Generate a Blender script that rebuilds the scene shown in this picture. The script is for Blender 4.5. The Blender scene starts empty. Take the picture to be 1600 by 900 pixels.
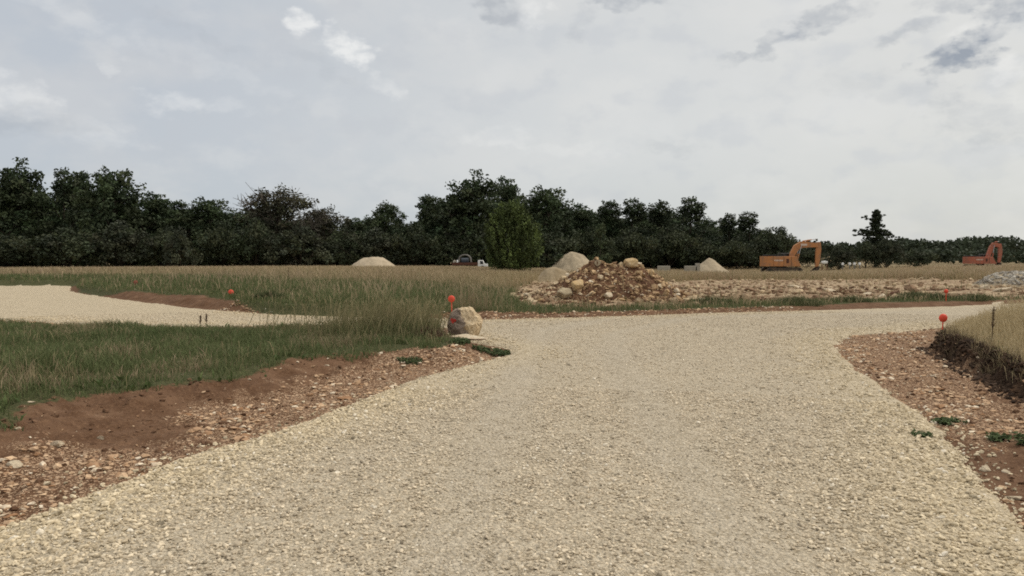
import bpy, bmesh, math, random
import numpy as np
from mathutils import Vector, Matrix
from mathutils.bvhtree import BVHTree

RNG = np.random.default_rng(7)
random.seed(11)
scene = bpy.context.scene
COL = scene.collection

# ------------------------------------------------------------------ camera model (used only to measure ground positions)
FPX, EYE, HZ = 1244.0, 1.65, 398.0
TH = math.atan((450 - HZ) / FPX)
CT, ST = math.cos(TH), math.sin(TH)

def ray(px, py):
    u, v = (px - 800) / FPX, (450 - py) / FPX
    return np.array([u, CT + v * ST, -ST + v * CT])

def G(px, py, z=0.0):
    d = ray(px, py)
    t = (z - EYE) / d[2]
    return (d[0] * t, d[1] * t)

def at(px, py, Y):
    d = ray(px, py)
    t = Y / d[1]
    return Vector((d[0] * t, Y, EYE + d[2] * t))

# ------------------------------------------------------------------ noise
def _hash(ix, iy, seed):
    h = (ix.astype(np.int64) * 374761393 + iy.astype(np.int64) * 668265263 + seed * 1442695041) & 0xFFFFFFFF
    h = ((h ^ (h >> 13)) * 1274126177) & 0xFFFFFFFF
    h = (h ^ (h >> 16)) & 0xFFFFFFFF
    return h / 4294967295.0

def vnoise(x, y, seed=0):
    xi, yi = np.floor(x), np.floor(y)
    fx, fy = x - xi, y - yi
    fx = fx * fx * (3 - 2 * fx); fy = fy * fy * (3 - 2 * fy)
    a = _hash(xi, yi, seed); b = _hash(xi + 1, yi, seed)
    c = _hash(xi, yi + 1, seed); d = _hash(xi + 1, yi + 1, seed)
    return (a * (1 - fx) + b * fx) * (1 - fy) + (c * (1 - fx) + d * fx) * fy

def fbm(x, y, seed=0, oct=4):
    s, amp, tot = 0, 1.0, 0
    for o in range(oct):
        s = s + amp * vnoise(x * 2 ** o, y * 2 ** o, seed + o * 17)
        tot += amp; amp *= 0.5
    return s / tot          # 0..1

def sst(a, b, x):
    t = np.clip((x - a) / (b - a), 0, 1)
    return t * t * (3 - 2 * t)

# ------------------------------------------------------------------ plan of the site
def poly(pts):
    out = []
    for p in pts:
        if len(p) == 2: out.append(G(p[0], p[1], 0.0))
        elif p[2] == 'xy': out.append((p[0], p[1]))
        else: out.append(G(*p))
    return np.array(out)

def sdist(P, x, y):
    """signed distance to polygon, positive inside"""
    x = np.asarray(x, float); y = np.asarray(y, float)
    d2 = np.full(x.shape, 1e18); inside = np.zeros(x.shape, bool)
    n = len(P)
    for i in range(n):
        ax, ay = P[i]; bx, by = P[(i + 1) % n]
        ex, ey = bx - ax, by - ay
        wx, wy = x - ax, y - ay
        t = np.clip((wx * ex + wy * ey) / (ex * ex + ey * ey + 1e-12), 0, 1)
        d2 = np.minimum(d2, (wx - t * ex) ** 2 + (wy - t * ey) ** 2)
        c = (ay > y) != (by > y)
        with np.errstate(divide='ignore', invalid='ignore'):
            xs = ax + (y - ay) / (by - ay if by != ay else 1e-12) * ex
        inside ^= c & (x < xs)
    d = np.sqrt(d2)
    return np.where(inside, d, -d)

P_ROAD = poly([(-900, 446), (-300, 446), (0, 447), (112, 447), (108, 455), (130, 460), (200, 470), (300, 483), (420, 493), (530, 497),
               (660, 500), (760, 501), (900, 498), (1000, 495), (1200, 489), (1330, 485), (1480, 480), (1700, 470), (2000, 462),
               (2000, 490), (1700, 497), (1600, 503), (1470, 512), (1400, 519), (1330, 524), (1300, 540), (1330, 575), (1400, 625),
               (1440, 650), (1480, 690), (1520, 740), (1560, 790), (1600, 835), (1.6, 0.0, 'xy'), (1.0, -8, 'xy'), (-6.8, -8, 'xy'),
               (-4.6, 0.0, 'xy'), (0, 830), (150, 775), (300, 715), (430, 680), (560, 630), (650, 595), (740, 572), (800, 557),
               (797, 547), (765, 541), (715, 533), (700, 524), (700, 512), (600, 509), (500, 508), (330, 511), (100, 507), (0, 499),
               (-300, 491), (-900, 487)])
zL = 0.20
P_LEFT = poly([(-900, 850, zL), (-300, 730, zL), (0, 662, zL), (60, 624, zL), (150, 609, zL), (250, 599, zL), (370, 586, zL),
               (450, 563, zL), (550, 549, zL), (640, 543, zL), (690, 545, zL), (716, 530, zL), (712, 518, zL), (600, 512, zL),
               (500, 510, zL), (330, 512, zL), (100, 508, zL), (0, 500, zL), (-300, 492, zL), (-900, 488, zL)])
zR = 0.22
P_RIGHT = poly([(1480, 524, zR), (1494, 533, zR), (1524, 545, zR), (1556, 560, zR), (1612, 582, zR), (1710, 618, zR), (2000, 715, zR),
                (2000, 484, zR), (1700, 500, zR), (1600, 506, zR), (1492, 515, zR)])
P_FIELD = poly([(-60, 42, 'xy'), (-300, 440, .25), (0, 440, .25), (118, 440, .25), (124, 448, .28), (150, 452, .28), (250, 457, .28), (320, 463, .28),
                (400, 475, .28), (470, 481, .28), (540, 486, .25), (640, 489, .18), (760, 488, .12), (860, 487, .12), (1000, 485, .12),
                (1200, 479, .12), (1350, 473, .12), (1500, 470, .12), (1600, 467, .12), (1900, 461, .12),
                (4000, 60, 'xy'), (4000, 5000, 'xy'), (-4000, 5000, 'xy'), (-4000, 60, 'xy')])
P_BARE = poly([(806, 470, .15), (850, 478, .15), (950, 479, .15), (1080, 475, .15), (1200, 470, .15), (1330, 466, .15), (1450, 466, .15), (1700, 462, .15),
               (1700, 440, .15), (1600, 437, .15), (1400, 432, .15), (1300, 433, .15), (1100, 434, .15), (1060, 438, .15), (980, 440, .15), (850, 438, .15), (812, 450, .15)])
P_STONY = poly([(-900, 820), (0, 728), (90, 700), (200, 708), (320, 682), (296, 642), (420, 624), (500, 597), (560, 581), (640, 562), (700, 556),
                (800, 556), (740, 572), (650, 595), (560, 630), (430, 680), (300, 715), (150, 775), (0, 830), (-900, 1200)])
P_STONYR = poly([(1300, 540), (1330, 524), (1400, 519), (1470, 514), (1450, 545), (1520, 585), (1560, 630), (1700, 640), (1700, 680), (1520, 690),
                 (1440, 650), (1400, 625), (1330, 575)])

def fields(x, y):
    return dict(road=sdist(P_ROAD, x, y), left=sdist(P_LEFT, x, y), right=sdist(P_RIGHT, x, y), field=sdist(P_FIELD, x, y),
                bare=sdist(P_BARE, x, y))

def height(x, y, f=None):
    x = np.asarray(x, float); y = np.asarray(y, float)
    f = f or fields(x, y)
    r = np.hypot(x, y)
    road = f['road']
    off = sst(0.0, 0.6, -road)
    n1 = fbm(x * 0.9, y * 0.9, 3) - 0.5
    n2 = fbm(x * 4.0, y * 4.0, 9) - 0.5
    h = 0.020 * (fbm(x * .35, y * .35, 21) - .5) * 2
    h = h + off * (0.05 * n1 + 0.05 * n2 + .045 * (np.abs(fbm(x * 7.5, y * 7.5, 14, 3) - .5) * 2 - .25) * sst(26, 14, r))
    h = h + (0.19 + .05 * n1) * sst(-1.0, 0.15, f['left'] + .5 * n1 + .3 * n2) * off
    h = h + 0.30 * sst(-0.24, 0.05, f['right'] + .30 * n1 + .60 * n2) * sst(0, .35, -road) + 0.12 * sst(0.0, 3.0, f['right'])
    amp = 0.12 + 0.18 * sst(2.0, -6.0, x)
    h = h + amp * sst(-1.5, 0.3, f['field'] + .6 * n1 + .3 * n2) * off
    far = sst(40, 150, r)
    h = h - 1.15 * far
    # low swell towards the right, in front of the red excavator
    hx, hy = 42.0, 74.0
    h = h - .55 * np.exp(-(((x - 29) / 22) ** 2 + ((y - 84) / 30) ** 2))
    h = h + 1.0 * np.exp(-(((x - hx) / 17) ** 2 + ((y - hy) / 20) ** 2))
    bare = sst(-.5, 1.0, f['bare'])
    h = h + bare * (0.22 * (fbm(x * .8, y * .8, 31) - .45) + .10 * n2)
    h = h + sst(60, 400, r) * (fbm(x * .004, y * .004, 41) - .5) * 2.0
    return h

def hz(x, y):
    return float(height(np.array([x]), np.array([y]))[0])

# ------------------------------------------------------------------ object helpers
def link(o, parent=None):
    COL.objects.link(o)
    if parent is not None: o.parent = parent
    return o

def tag(o, label=None, cat=None, group=None, kind=None):
    if label: o['label'] = label
    if cat: o['category'] = cat
    if group: o['group'] = group
    if kind: o['kind'] = kind
    return o

def empty(name, loc, rz=0.0, label=None, cat=None, group=None):
    o = bpy.data.objects.new(name, None)
    o.empty_display_size = 0.2
    o.location = loc; o.rotation_euler = (0, 0, rz)
    link(o)
    return tag(o, label, cat, group)

def copy_tree(o, parent=None):
    c = o.copy(); COL.objects.link(c)
    if parent is not None: c.parent = parent
    for ch in list(o.children): copy_tree(ch, c)
    return c

def np_mesh(name, V, F, mat, colors=None, attrs=None, parent=None, smooth=False, nper=3):
    """V (n,3), F (m,3|4) -> object"""
    V = np.ascontiguousarray(V, np.float32); F = np.ascontiguousarray(F, np.int32)
    me = bpy.data.meshes.new(name)
    k = F.shape[1]
    me.vertices.add(len(V)); me.vertices.foreach_set('co', V.ravel())
    me.loops.add(F.size); me.loops.foreach_set('vertex_index', F.ravel())
    me.polygons.add(len(F))
    me.polygons.foreach_set('loop_start', np.arange(0, F.size, k, dtype=np.int32))
    me.polygons.foreach_set('loop_total', np.full(len(F), k, np.int32))
    if smooth: me.polygons.foreach_set('use_smooth', np.ones(len(F), bool))
    me.update(calc_edges=True)
    if not smooth: me.polygons.foreach_set('use_smooth', np.zeros(len(F), bool))
    if colors is not None:
        a = me.color_attributes.new('tint', 'FLOAT_COLOR', 'POINT')
        c = np.ones((len(V), 4), np.float32); c[:, :3] = colors
        a.data.foreach_set('color', c.ravel())
    for nme, arr in (attrs or {}).items():
        a = me.attributes.new(nme, 'FLOAT', 'POINT'); a.data.foreach_set('value', np.ascontiguousarray(arr, np.float32))
    if mat: me.materials.append(mat)
    return link(bpy.data.objects.new(name, me), parent)

def bm_obj(name, bm, mat, parent=None, smooth=False):
    me = bpy.data.meshes.new(name)
    bmesh.ops.recalc_face_normals(bm, faces=bm.faces)
    if smooth:
        for f in bm.faces: f.smooth = True
    bm.to_mesh(me); bm.free()
    me.materials.append(mat)
    return link(bpy.data.objects.new(name, me), parent)

def add_box(bm, c, s, rot=None, bevel=0.0):
    r = bmesh.ops.create_cube(bm, size=1.0)
    M = Matrix.Translation(c) @ (rot.to_4x4() if rot is not None else Matrix.Identity(4)) @ Matrix.Diagonal((s[0], s[1], s[2], 1))
    bmesh.ops.transform(bm, matrix=M, verts=r['verts'])
    if bevel > 0:
        ed = list({e for v in r['verts'] for e in v.link_edges})
        bmesh.ops.bevel(bm, geom=ed, offset=bevel, segments=2, affect='EDGES', profile=.5)

def add_prism(bm, prof, y0, y1, bevel=0.0):
    """profile in (x,z), extruded along y"""
    a = [bm.verts.new((p[0], y0, p[1])) for p in prof]
    b = [bm.verts.new((p[0], y1, p[1])) for p in prof]
    n = len(prof)
    fs = [bm.faces.new(a), bm.faces.new(b[::-1])]
    for i in range(n): fs.append(bm.faces.new((a[i], b[i], b[(i + 1) % n], a[(i + 1) % n])))
    if bevel > 0:
        ed = list({e for f in fs for e in f.edges})
        bmesh.ops.bevel(bm, geom=ed, offset=bevel, segments=2, affect='EDGES', profile=.5)

def add_tube(bm, p0, p1, r0, r1=None, seg=10, cap=True):
    p0, p1 = Vector(p0), Vector(p1); r1 = r0 if r1 is None else r1
    d = (p1 - p0); L = d.length
    if L < 1e-6: return
    q = d.to_track_quat('Z', 'Y').to_matrix().to_4x4()
    r = bmesh.ops.create_cone(bm, cap_ends=cap, segments=seg, radius1=r0, radius2=r1, depth=L)
    bmesh.ops.transform(bm, matrix=Matrix.Translation((p0 + p1) / 2) @ q, verts=r['verts'])

# ------------------------------------------------------------------ materials
def new_mat(name):
    m = bpy.data.materials.new(name); m.use_nodes = True
    nt = m.node_tree; nt.nodes.clear()
    out = nt.nodes.new('ShaderNodeOutputMaterial')
    b = nt.nodes.new('ShaderNodeBsdfPrincipled')
    nt.links.new(b.outputs[0], out.inputs[0])
    return m, nt, b

class NT:
    """small node builder"""
    def __init__(s, nt): s.nt = nt
    def n(s, t, **kw):
        o = s.nt.nodes.new(t)
        for k, v in kw.items(): setattr(o, k, v)
        return o
    def l(s, a, b): s.nt.links.new(a, b)
    def val(s, sock, v):
        if isinstance(v, bpy.types.NodeSocket): s.l(v, sock)
        else: sock.default_value = v
    def math(s, op, a, b=None, c=None, clamp=False):
        o = s.n('ShaderNodeMath', operation=op); o.use_clamp = clamp
        s.val(o.inputs[0], a)
        if b is not None: s.val(o.inputs[1], b)
        if c is not None: s.val(o.inputs[2], c)
        return o.outputs[0]
    def mix(s, f, a, b, bt='MIX'):
        o = s.n('ShaderNodeMix', data_type='RGBA', blend_type=bt)
        s.val(o.inputs[0], f)
        for i, v in ((6, a), (7, b)):
            if isinstance(v, bpy.types.NodeSocket): s.l(v, o.inputs[i])
            else: o.inputs[i].default_value = (*v, 1)
        return o.outputs[2]
    def sstep(s, x, a, b, lo=0.0, hi=1.0):
        o = s.n('ShaderNodeMapRange', interpolation_type='SMOOTHSTEP')
        s.val(o.inputs[0], x); o.inputs[1].default_value = a; o.inputs[2].default_value = b
        o.inputs[3].default_value = lo; o.inputs[4].default_value = hi
        return o.outputs[0]
    def noise(s, vec, scale, detail=4, rough=.55, dist=0.0):
        o = s.n('ShaderNodeTexNoise'); o.inputs['Scale'].default_value = scale
        o.inputs['Detail'].default_value = detail; o.inputs['Roughness'].default_value = rough
        o.inputs['Distortion'].default_value = dist
        if vec is not None: s.l(vec, o.inputs['Vector'])
        return o.outputs[0]
    def vor(s, vec, scale, feature='F1', rnd=1.0):
        o = s.n('ShaderNodeTexVoronoi', feature=feature); o.inputs['Scale'].default_value = scale
        o.inputs['Randomness'].default_value = rnd
        if vec is not None: s.l(vec, o.inputs['Vector'])
        return o
    def attr(s, name):
        return s.n('ShaderNodeAttribute', attribute_name=name)
    def bump(s, h, strength, dist, prev=None):
        o = s.n('ShaderNodeBump'); o.inputs['Strength'].default_value = strength; o.inputs['Distance'].default_value = dist
        s.l(h, o.inputs['Height'])
        if prev is not None: s.l(prev, o.inputs['Normal'])
        return o.outputs[0]

def spec(b, rough=.85, sp=.25):
    b.inputs['Roughness'].default_value = rough
    b.inputs['Specular IOR Level'].default_value = sp

def mat_tint(name, rough=.8, sp=.2, noise_scale=None, amt=.25, transl=0.0, bumps=None):
    """colour from the per-piece tint attribute, broken up by noise"""
    m, nt, b = new_mat(name); N = NT(nt)
    a = N.attr('tint')
    col = a.outputs['Color']
    geo = N.n('ShaderNodeNewGeometry')
    if noise_scale:
        f = N.noise(geo.outputs['Position'], noise_scale, 4)
        k = N.sstep(f, .3, .7, 1 - amt, 1 + amt)
        cm = N.n('ShaderNodeVectorMath', operation='SCALE'); N.l(col, cm.inputs[0]); N.l(k, cm.inputs[3]); col = cm.outputs[0]
    N.l(col, b.inputs['Base Color'])
    spec(b, rough, sp)
    if bumps:
        N.l(N.bump(N.noise(geo.outputs['Position'], bumps[0], 5), bumps[1], bumps[2]), b.inputs['Normal'])
    if transl > 0:
        tr = N.n('ShaderNodeBsdfTranslucent'); N.l(col, tr.inputs[0])
        mx = N.n('ShaderNodeMixShader'); mx.inputs[0].default_value = transl
        N.l(b.outputs[0], mx.inputs[1]); N.l(tr.outputs[0], mx.inputs[2])
        out = [n for n in nt.nodes if n.type == 'OUTPUT_MATERIAL'][0]
        N.l(mx.outputs[0], out.inputs[0])
    return m

def mat_plain(name, col, rough=.6, sp=.3, metal=0.0, dirt=None, dscale=3.0, damt=.5):
    m, nt, b = new_mat(name); N = NT(nt)
    geo = N.n('ShaderNodeTexCoord')
    f = N.noise(geo.outputs['Object'], dscale, 6, .65)
    d = dirt or tuple(c * .6 for c in col)
    N.l(N.mix(N.sstep(f, .42, .68, 0, damt), col, d), b.inputs['Base Color'])
    spec(b, rough, sp); b.inputs['Metallic'].default_value = metal
    return m

def mat_ground():
    m, nt, b = new_mat('ground'); N = NT(nt)
    pos = N.n('ShaderNodeNewGeometry').outputs['Position']
    grass, stony, bare = (N.attr(k).outputs['Fac'] for k in ('grass', 'stony', 'bare'))
    dry = N.attr('dry').outputs['Fac']
    big = N.noise(pos, .55, 5, .6); mid = N.noise(pos, 3.0, 5, .62); fine = N.noise(pos, 26, 5, .65)
    dark, pale = (.092, .047, .025), (.172, .100, .060)
    soil = N.mix(N.sstep(mid, .3, .75), dark, pale)
    soil = N.mix(N.sstep(fine, .45, .75, 0, .55), soil, (.24, .142, .082))
    soil = N.mix(N.sstep(big, .58, .75, 0, .6), soil, (.07, .033, .020))
    # stone chips bedded in the soil
    v = N.vor(pos, 21); v2 = N.vor(pos, 55)
    chipc = N.mix(N.sstep(N.math('FRACT', N.math('MULTIPLY', v.outputs['Color'], 7.3)), .1, .9), (.30, .175, .105), (.50, .355, .235))
    chip = N.sstep(v.outputs['Distance'], .46, .36)
    chip = N.math('MULTIPLY', chip, N.sstep(N.math('ADD', N.noise(pos, 1.6, 4, .6), N.math('MULTIPLY', stony, .42)), .62, .78))
    col = N.mix(chip, soil, chipc)
    chip2 = N.math('MULTIPLY', N.sstep(v2.outputs['Distance'], .40, .30),
                   N.sstep(N.math('ADD', N.noise(pos, 2.6, 3, .6), N.math('MULTIPLY', stony, .40)), .60, .75))
    col = N.mix(chip2, col, (.46, .32, .205))
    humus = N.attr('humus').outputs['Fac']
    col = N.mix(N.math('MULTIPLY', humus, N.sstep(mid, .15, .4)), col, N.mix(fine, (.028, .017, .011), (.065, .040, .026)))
    # bare worked limestone
    vb = N.vor(pos, 5.5)
    bcol = N.mix(N.sstep(mid, .35, .7), (.17, .105, .065), (.43, .335, .215))
    bcol = N.mix(N.sstep(N.noise(pos, 9, 4, .6), .4, .65, 0, .8), bcol, (.48, .385, .255))
    st3 = N.n('ShaderNodeVectorMath', operation='MULTIPLY'); N.l(pos, st3.inputs[0]); st3.inputs[1].default_value = (.10, .9, 1)
    band = N.noise(st3.outputs[0], .9, 4, .6)
    bcol = N.mix(N.sstep(band, .44, .60, 0, .8), bcol, N.mix(mid, (.15, .085, .05), (.26, .165, .10)))
    bcol = N.mix(N.sstep(big, .55, .7, 0, .5), bcol, (.20, .115, .07))
    edge = N.math('ADD', bare, N.math('MULTIPLY', N.math('SUBTRACT', mid, .5), 1.2))
    col = N.mix(N.sstep(edge, .35, .65), col, bcol)
    # thatch under the grass
    gcol = N.mix(N.sstep(fine, .3, .7), (.035, .043, .017), (.10, .095, .045))
    dcol = N.mix(N.sstep(mid, .3, .7), (.16, .12, .065), (.30, .235, .14))
    gcol = N.mix(dry, gcol, dcol)
    ge = N.math('ADD', grass, N.math('MULTIPLY', N.math('SUBTRACT', N.noise(pos, 7, 4, .6), .5), .9))
    col = N.mix(N.sstep(ge, .42, .60), col, gcol)
    N.l(col, b.inputs['Base Color']); spec(b, .95, .1)
    h = N.math('ADD', N.math('MULTIPLY', fine, .5), N.math('ADD', N.math('MULTIPLY', mid, .8), N.math('MULTIPLY', chip, .35)))
    N.l(N.bump(h, .9, .06), b.inputs['Normal'])
    return m

def mat_gravel():
    m, nt, b = new_mat('gravel'); N = NT(nt)
    pos = N.n('ShaderNodeNewGeometry').outputs['Position']
    v = N.vor(pos, 38); v2 = N.vor(pos, 85)
    r1 = N.math('FRACT', N.math('MULTIPLY', v.outputs['Color'], 9.7)); r2 = N.math('FRACT', N.math('MULTIPLY', v2.outputs['Color'], 5.1))
    warm = N.attr('warm').outputs['Fac']
    c1 = N.mix(r1, (.40, .34, .25), (.65, .56, .425))
    c2 = N.mix(r2, (.375, .32, .235), (.62, .535, .405))
    col = N.mix(.45, c1, c2)
    grey = N.math('ADD', N.sstep(N.noise(pos, .45, 4, .6), .42, .66, 0, .45), N.math('MULTIPLY', N.attr('wheel').outputs['Fac'], .6), clamp=True)
    col = N.mix(grey, col, N.mix(r1, (.39, .335, .255), (.59, .515, .40)))
    col = N.mix(N.math('MULTIPLY', warm, .75), col, N.mix(r1, (.47, .39, .265), (.68, .575, .415)))
    gap = N.math('MULTIPLY', N.sstep(v.outputs['Distance'], .40, .62), N.sstep(N.noise(pos, 11, 3), .35, .7))
    col = N.mix(N.math('MULTIPLY', gap, .6), col, (.25, .195, .12))
    N.l(col, b.inputs['Base Color']); spec(b, .95, .05)
    h = N.math('SUBTRACT', 1.0, v.outputs['Distance'])
    h = N.math('ADD', h, N.math('MULTIPLY', N.math('SUBTRACT', 1.0, v2.outputs['Distance']), .4))
    h = N.math('ADD', h, N.math('MULTIPLY', r1, .5))
    N.l(N.bump(h, .8, .03), b.inputs['Normal'])
    return m

def mat_rock(name, a, bcol, c, scale=2.0, rough=.9):
    m, nt, b = new_mat(name); N = NT(nt)
    co = N.n('ShaderNodeTexCoord').outputs['Object']
    f1 = N.noise(co, scale, 6, .62, .6); f2 = N.noise(co, scale * 3.7, 6, .6); f3 = N.noise(co, scale * 14, 5, .65)
    col = N.mix(N.sstep(f1, .42, .58), a, bcol)
    col = N.mix(N.sstep(f2, .52, .68, 0, .8), col, c)
    col = N.mix(N.sstep(f3, .5, .75, 0, .35), col, tuple(x * .45 for x in bcol))
    N.l(col, b.inputs['Base Color']); spec(b, rough, .15)
    N.l(N.bump(N.math('ADD', N.math('MULTIPLY', f2, .7), N.math('MULTIPLY', f3, .4)), .7, .08), b.inputs['Normal'])
    return m

M_ground = mat_ground(); M_gravel = mat_gravel()
M_stone = mat_tint('crushed_stone', .9, .15, 60, .18)
M_rubble = mat_tint('rubble_stone', .92, .12, 12, .28, bumps=(30, .5, .03))
M_grass = mat_tint('grass_blade', .75, .15, None, transl=.25)
M_leaf = mat_tint('leaf', .7, .2, None, transl=.12)
M_bark = mat_plain('bark', (.045, .036, .026), .95, .1, dirt=(.09, .08, .06), dscale=2.0)
M_twig = mat_plain('bare_twig', (.12, .105, .085), .95, .1)
M_heap = mat_rock('pale_aggregate', (.44, .36, .255), (.38, .31, .215), (.50, .42, .305), 1.2)
M_heapg = mat_rock('grey_aggregate', (.40, .325, .225), (.33, .27, .185), (.47, .39, .28), 1.3)
M_heapt = mat_rock('tan_aggregate', (.30, .235, .15), (.25, .19, .115), (.35, .28, .185), 1.6)
M_soilheap = mat_rock('soil_heap', (.13, .066, .036), (.09, .045, .025), (.22, .125, .07), 1.6)
M_boulder = mat_rock('boulder_stone', (.56, .46, .33), (.50, .41, .29), (.60, .52, .40), 3.0)
M_boulderd = mat_rock('boulder_shaded', (.27, .225, .20), (.34, .285, .25), (.20, .165, .14), 3.5)  # darker boulder stone, the left side's shade put into its colour
M_block_y = mat_rock('ochre_limestone', (.55, .39, .20), (.50, .37, .22), (.60, .47, .30), 2.5)
M_block_g = mat_rock('grey_limestone', (.40, .33, .22), (.33, .26, .17), (.48, .41, .28), 2.5)
M_block_w = mat_rock('pale_limestone', (.55, .46, .33), (.48, .38, .27), (.62, .54, .42), 2.5)
M_block_r = mat_rock('red_clod', (.12, .055, .035), (.16, .08, .05), (.30, .19, .12), 2.5)
M_orange = mat_plain('excavator_orange', (.44, .190, .070), .6, .3, dirt=(.28, .155, .09), dscale=1.6, damt=.85)
M_red = mat_plain('excavator_red', (.37, .115, .068), .6, .3, dirt=(.27, .13, .09), dscale=1.6, damt=.8)
M_black = mat_plain('dark_steel', (.018, .018, .018), .6, .3)
M_track = mat_plain('track_steel', (.05, .04, .032), .8, .3, dirt=(.12, .085, .055), damt=.8)
M_glass = mat_plain('dark_glass', (.012, .016, .018), .12, .6)
M_chrome = mat_plain('cylinder_rod', (.5, .5, .5), .3, .5, .8)
M_white = mat_plain('white_paint', (.72, .72, .70), .45, .35, dirt=(.5, .48, .43), damt=.5)
M_palemark = mat_plain('pale_lettering', (.62, .50, .42), .6, .2)
M_grey = mat_plain('grey_frame', (.17, .16, .145), .7, .3)
M_rust = mat_plain('rusty_bed', (.10, .045, .03), .8, .2)
M_marker = mat_plain('marker_plastic', (.72, .075, .035), .5, .35, dirt=(.55, .07, .04), dscale=8)
M_markerdull = mat_plain('faded_marker', (.30, .07, .045), .7, .2)
M_paint = mat_plain('spray_paint', (.42, .045, .03), .7, .15, dirt=(.30, .05, .04), dscale=20)
M_conc = mat_plain('concrete', (.34, .31, .25), .9, .15)
M_stalk = mat_plain('dry_stalk', (.12, .085, .05), .9, .1)

# ------------------------------------------------------------------ ground sheet
ang = np.concatenate([np.radians(np.arange(-180, -50, 5.0)), np.radians(np.arange(-50, 50.01, .17)), np.radians(np.arange(55, 180, 5.0))])
rad = [0.4]
while rad[-1] < 3: rad.append(rad[-1] * 1.25)
while rad[-1] < 28: rad.append(rad[-1] * 1.0072)
while rad[-1] < 250: rad.append(rad[-1] * 1.015)
while rad[-1] < 4200: rad.append(rad[-1] * 1.10)
rad = np.array(rad)
NA, NR = len(ang), len(rad)
AA, RR = np.meshgrid(ang, rad)
GX, GY = (np.sin(AA) * RR).ravel(), (np.cos(AA) * RR).ravel()
FG = fields(GX, GY)
GH = height(GX, GY, FG)
stony_sd = np.maximum(sdist(P_STONY, GX, GY), sdist(P_STONYR, GX, GY))

def grass_mask(f):
    g = np.maximum(np.maximum(f['left'], f['right']), f['field'] - 1.2 * sst(-.5, .8, f['bare']) * 50)
    return g

gm = grass_mask(FG)
ii, jj = np.meshgrid(np.arange(NR - 1), np.arange(NA), indexing='ij')
j2 = (jj + 1) % NA
quads = np.stack([ii * NA + jj, ii * NA + j2, (ii + 1) * NA + j2, (ii + 1) * NA + jj], -1).reshape(-1, 4)
dryf = np.clip(sst(4, 16, FG['field'] + 6 * (fbm(GX * .1, GY * .1, 5) - .5)) + sst(-.2, .3, FG['right']) * .8, 0, 1)
V = np.stack([GX, GY, GH], -1)
Vc = np.concatenate([V, [[0, 0, float(GH[:NA].mean())]]])
ext = lambda a: np.append(a, a[0])
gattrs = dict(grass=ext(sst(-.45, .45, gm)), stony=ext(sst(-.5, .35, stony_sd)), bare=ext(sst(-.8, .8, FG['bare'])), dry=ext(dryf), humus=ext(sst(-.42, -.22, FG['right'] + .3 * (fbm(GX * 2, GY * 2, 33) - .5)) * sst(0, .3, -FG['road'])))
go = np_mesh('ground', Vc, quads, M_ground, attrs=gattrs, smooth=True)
tag(go, kind='structure')
W_TRACKS = [np.array([G(1190, 930), G(1085, 760), G(1010, 640), G(965, 570), G(960, 525), (4.5, 20.2), (12, 22.5)]),
            np.array([G(700, 930), G(745, 760), G(790, 640), G(812, 575), G(850, 520), (3.0, 21.0), (12, 24.2)])]
def track_w(x, y):
    d2 = np.full(np.shape(x), 1e9)
    for P in W_TRACKS:
        for (ax, ay), (bx, by) in zip(P[:-1], P[1:]):
            ex, ey = bx - ax, by - ay
            t = np.clip(((x - ax) * ex + (y - ay) * ey) / (ex * ex + ey * ey), 0, 1)
            d2 = np.minimum(d2, (x - ax - t * ex) ** 2 + (y - ay - t * ey) ** 2)
    return sst(.42, .08, np.sqrt(d2) + .30 * (fbm(x * .8, y * .8, 141) - .5))
# ------------------------------------------------------------------ gravel road: a sheet of laid stone with real edges
def road_sheet(name, sel_fn):
    sd = FG['road'] + .22 * (fbm(GX * 3, GY * 3, 51) - .5) + .10 * (fbm(GX * 12, GY * 12, 52) - .5)
    keep = (sd > -.35) & sel_fn(GX, GY)
    z = GH - .05 + .10 * sst(-.16, .14, sd) + .012 * (fbm(GX * 7, GY * 7, 55) - .5) * sst(0, .3, sd)
    kq = keep[quads].all(1)
    q = quads[kq]
    u, inv = np.unique(q.ravel(), return_inverse=True)
    VV = np.stack([GX[u], GY[u], z[u]], -1)
    warm = np.clip(sst(1.3, .05, FG['road'][u] + .7 * (fbm(GX[u] * .9, GY[u] * .9, 58) - .5)) + .9 * (GX[u] < -2.5) * sst(15, 19, GY[u]), 0, 1)
    o = np_mesh(name, VV, inv.reshape(-1, 4), M_gravel, attrs=dict(warm=warm, wheel=track_w(GX[u], GY[u])), smooth=True)
    return tag(o, kind='structure')
is_track = lambda x, y: (x < -2.0) & (y > 13.5)
road_sheet('gravel_road', lambda x, y: ~is_track(x, y) & (np.hypot(x, y) < 120))
road_sheet('gravel_track', lambda x, y: is_track(x, y) & (np.hypot(x, y) < 160))

def road_z(x, y):
    f = fields(x, y)
    return height(x, y, f) - .05 + .10 * sst(-.16, .14, f['road'])

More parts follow.
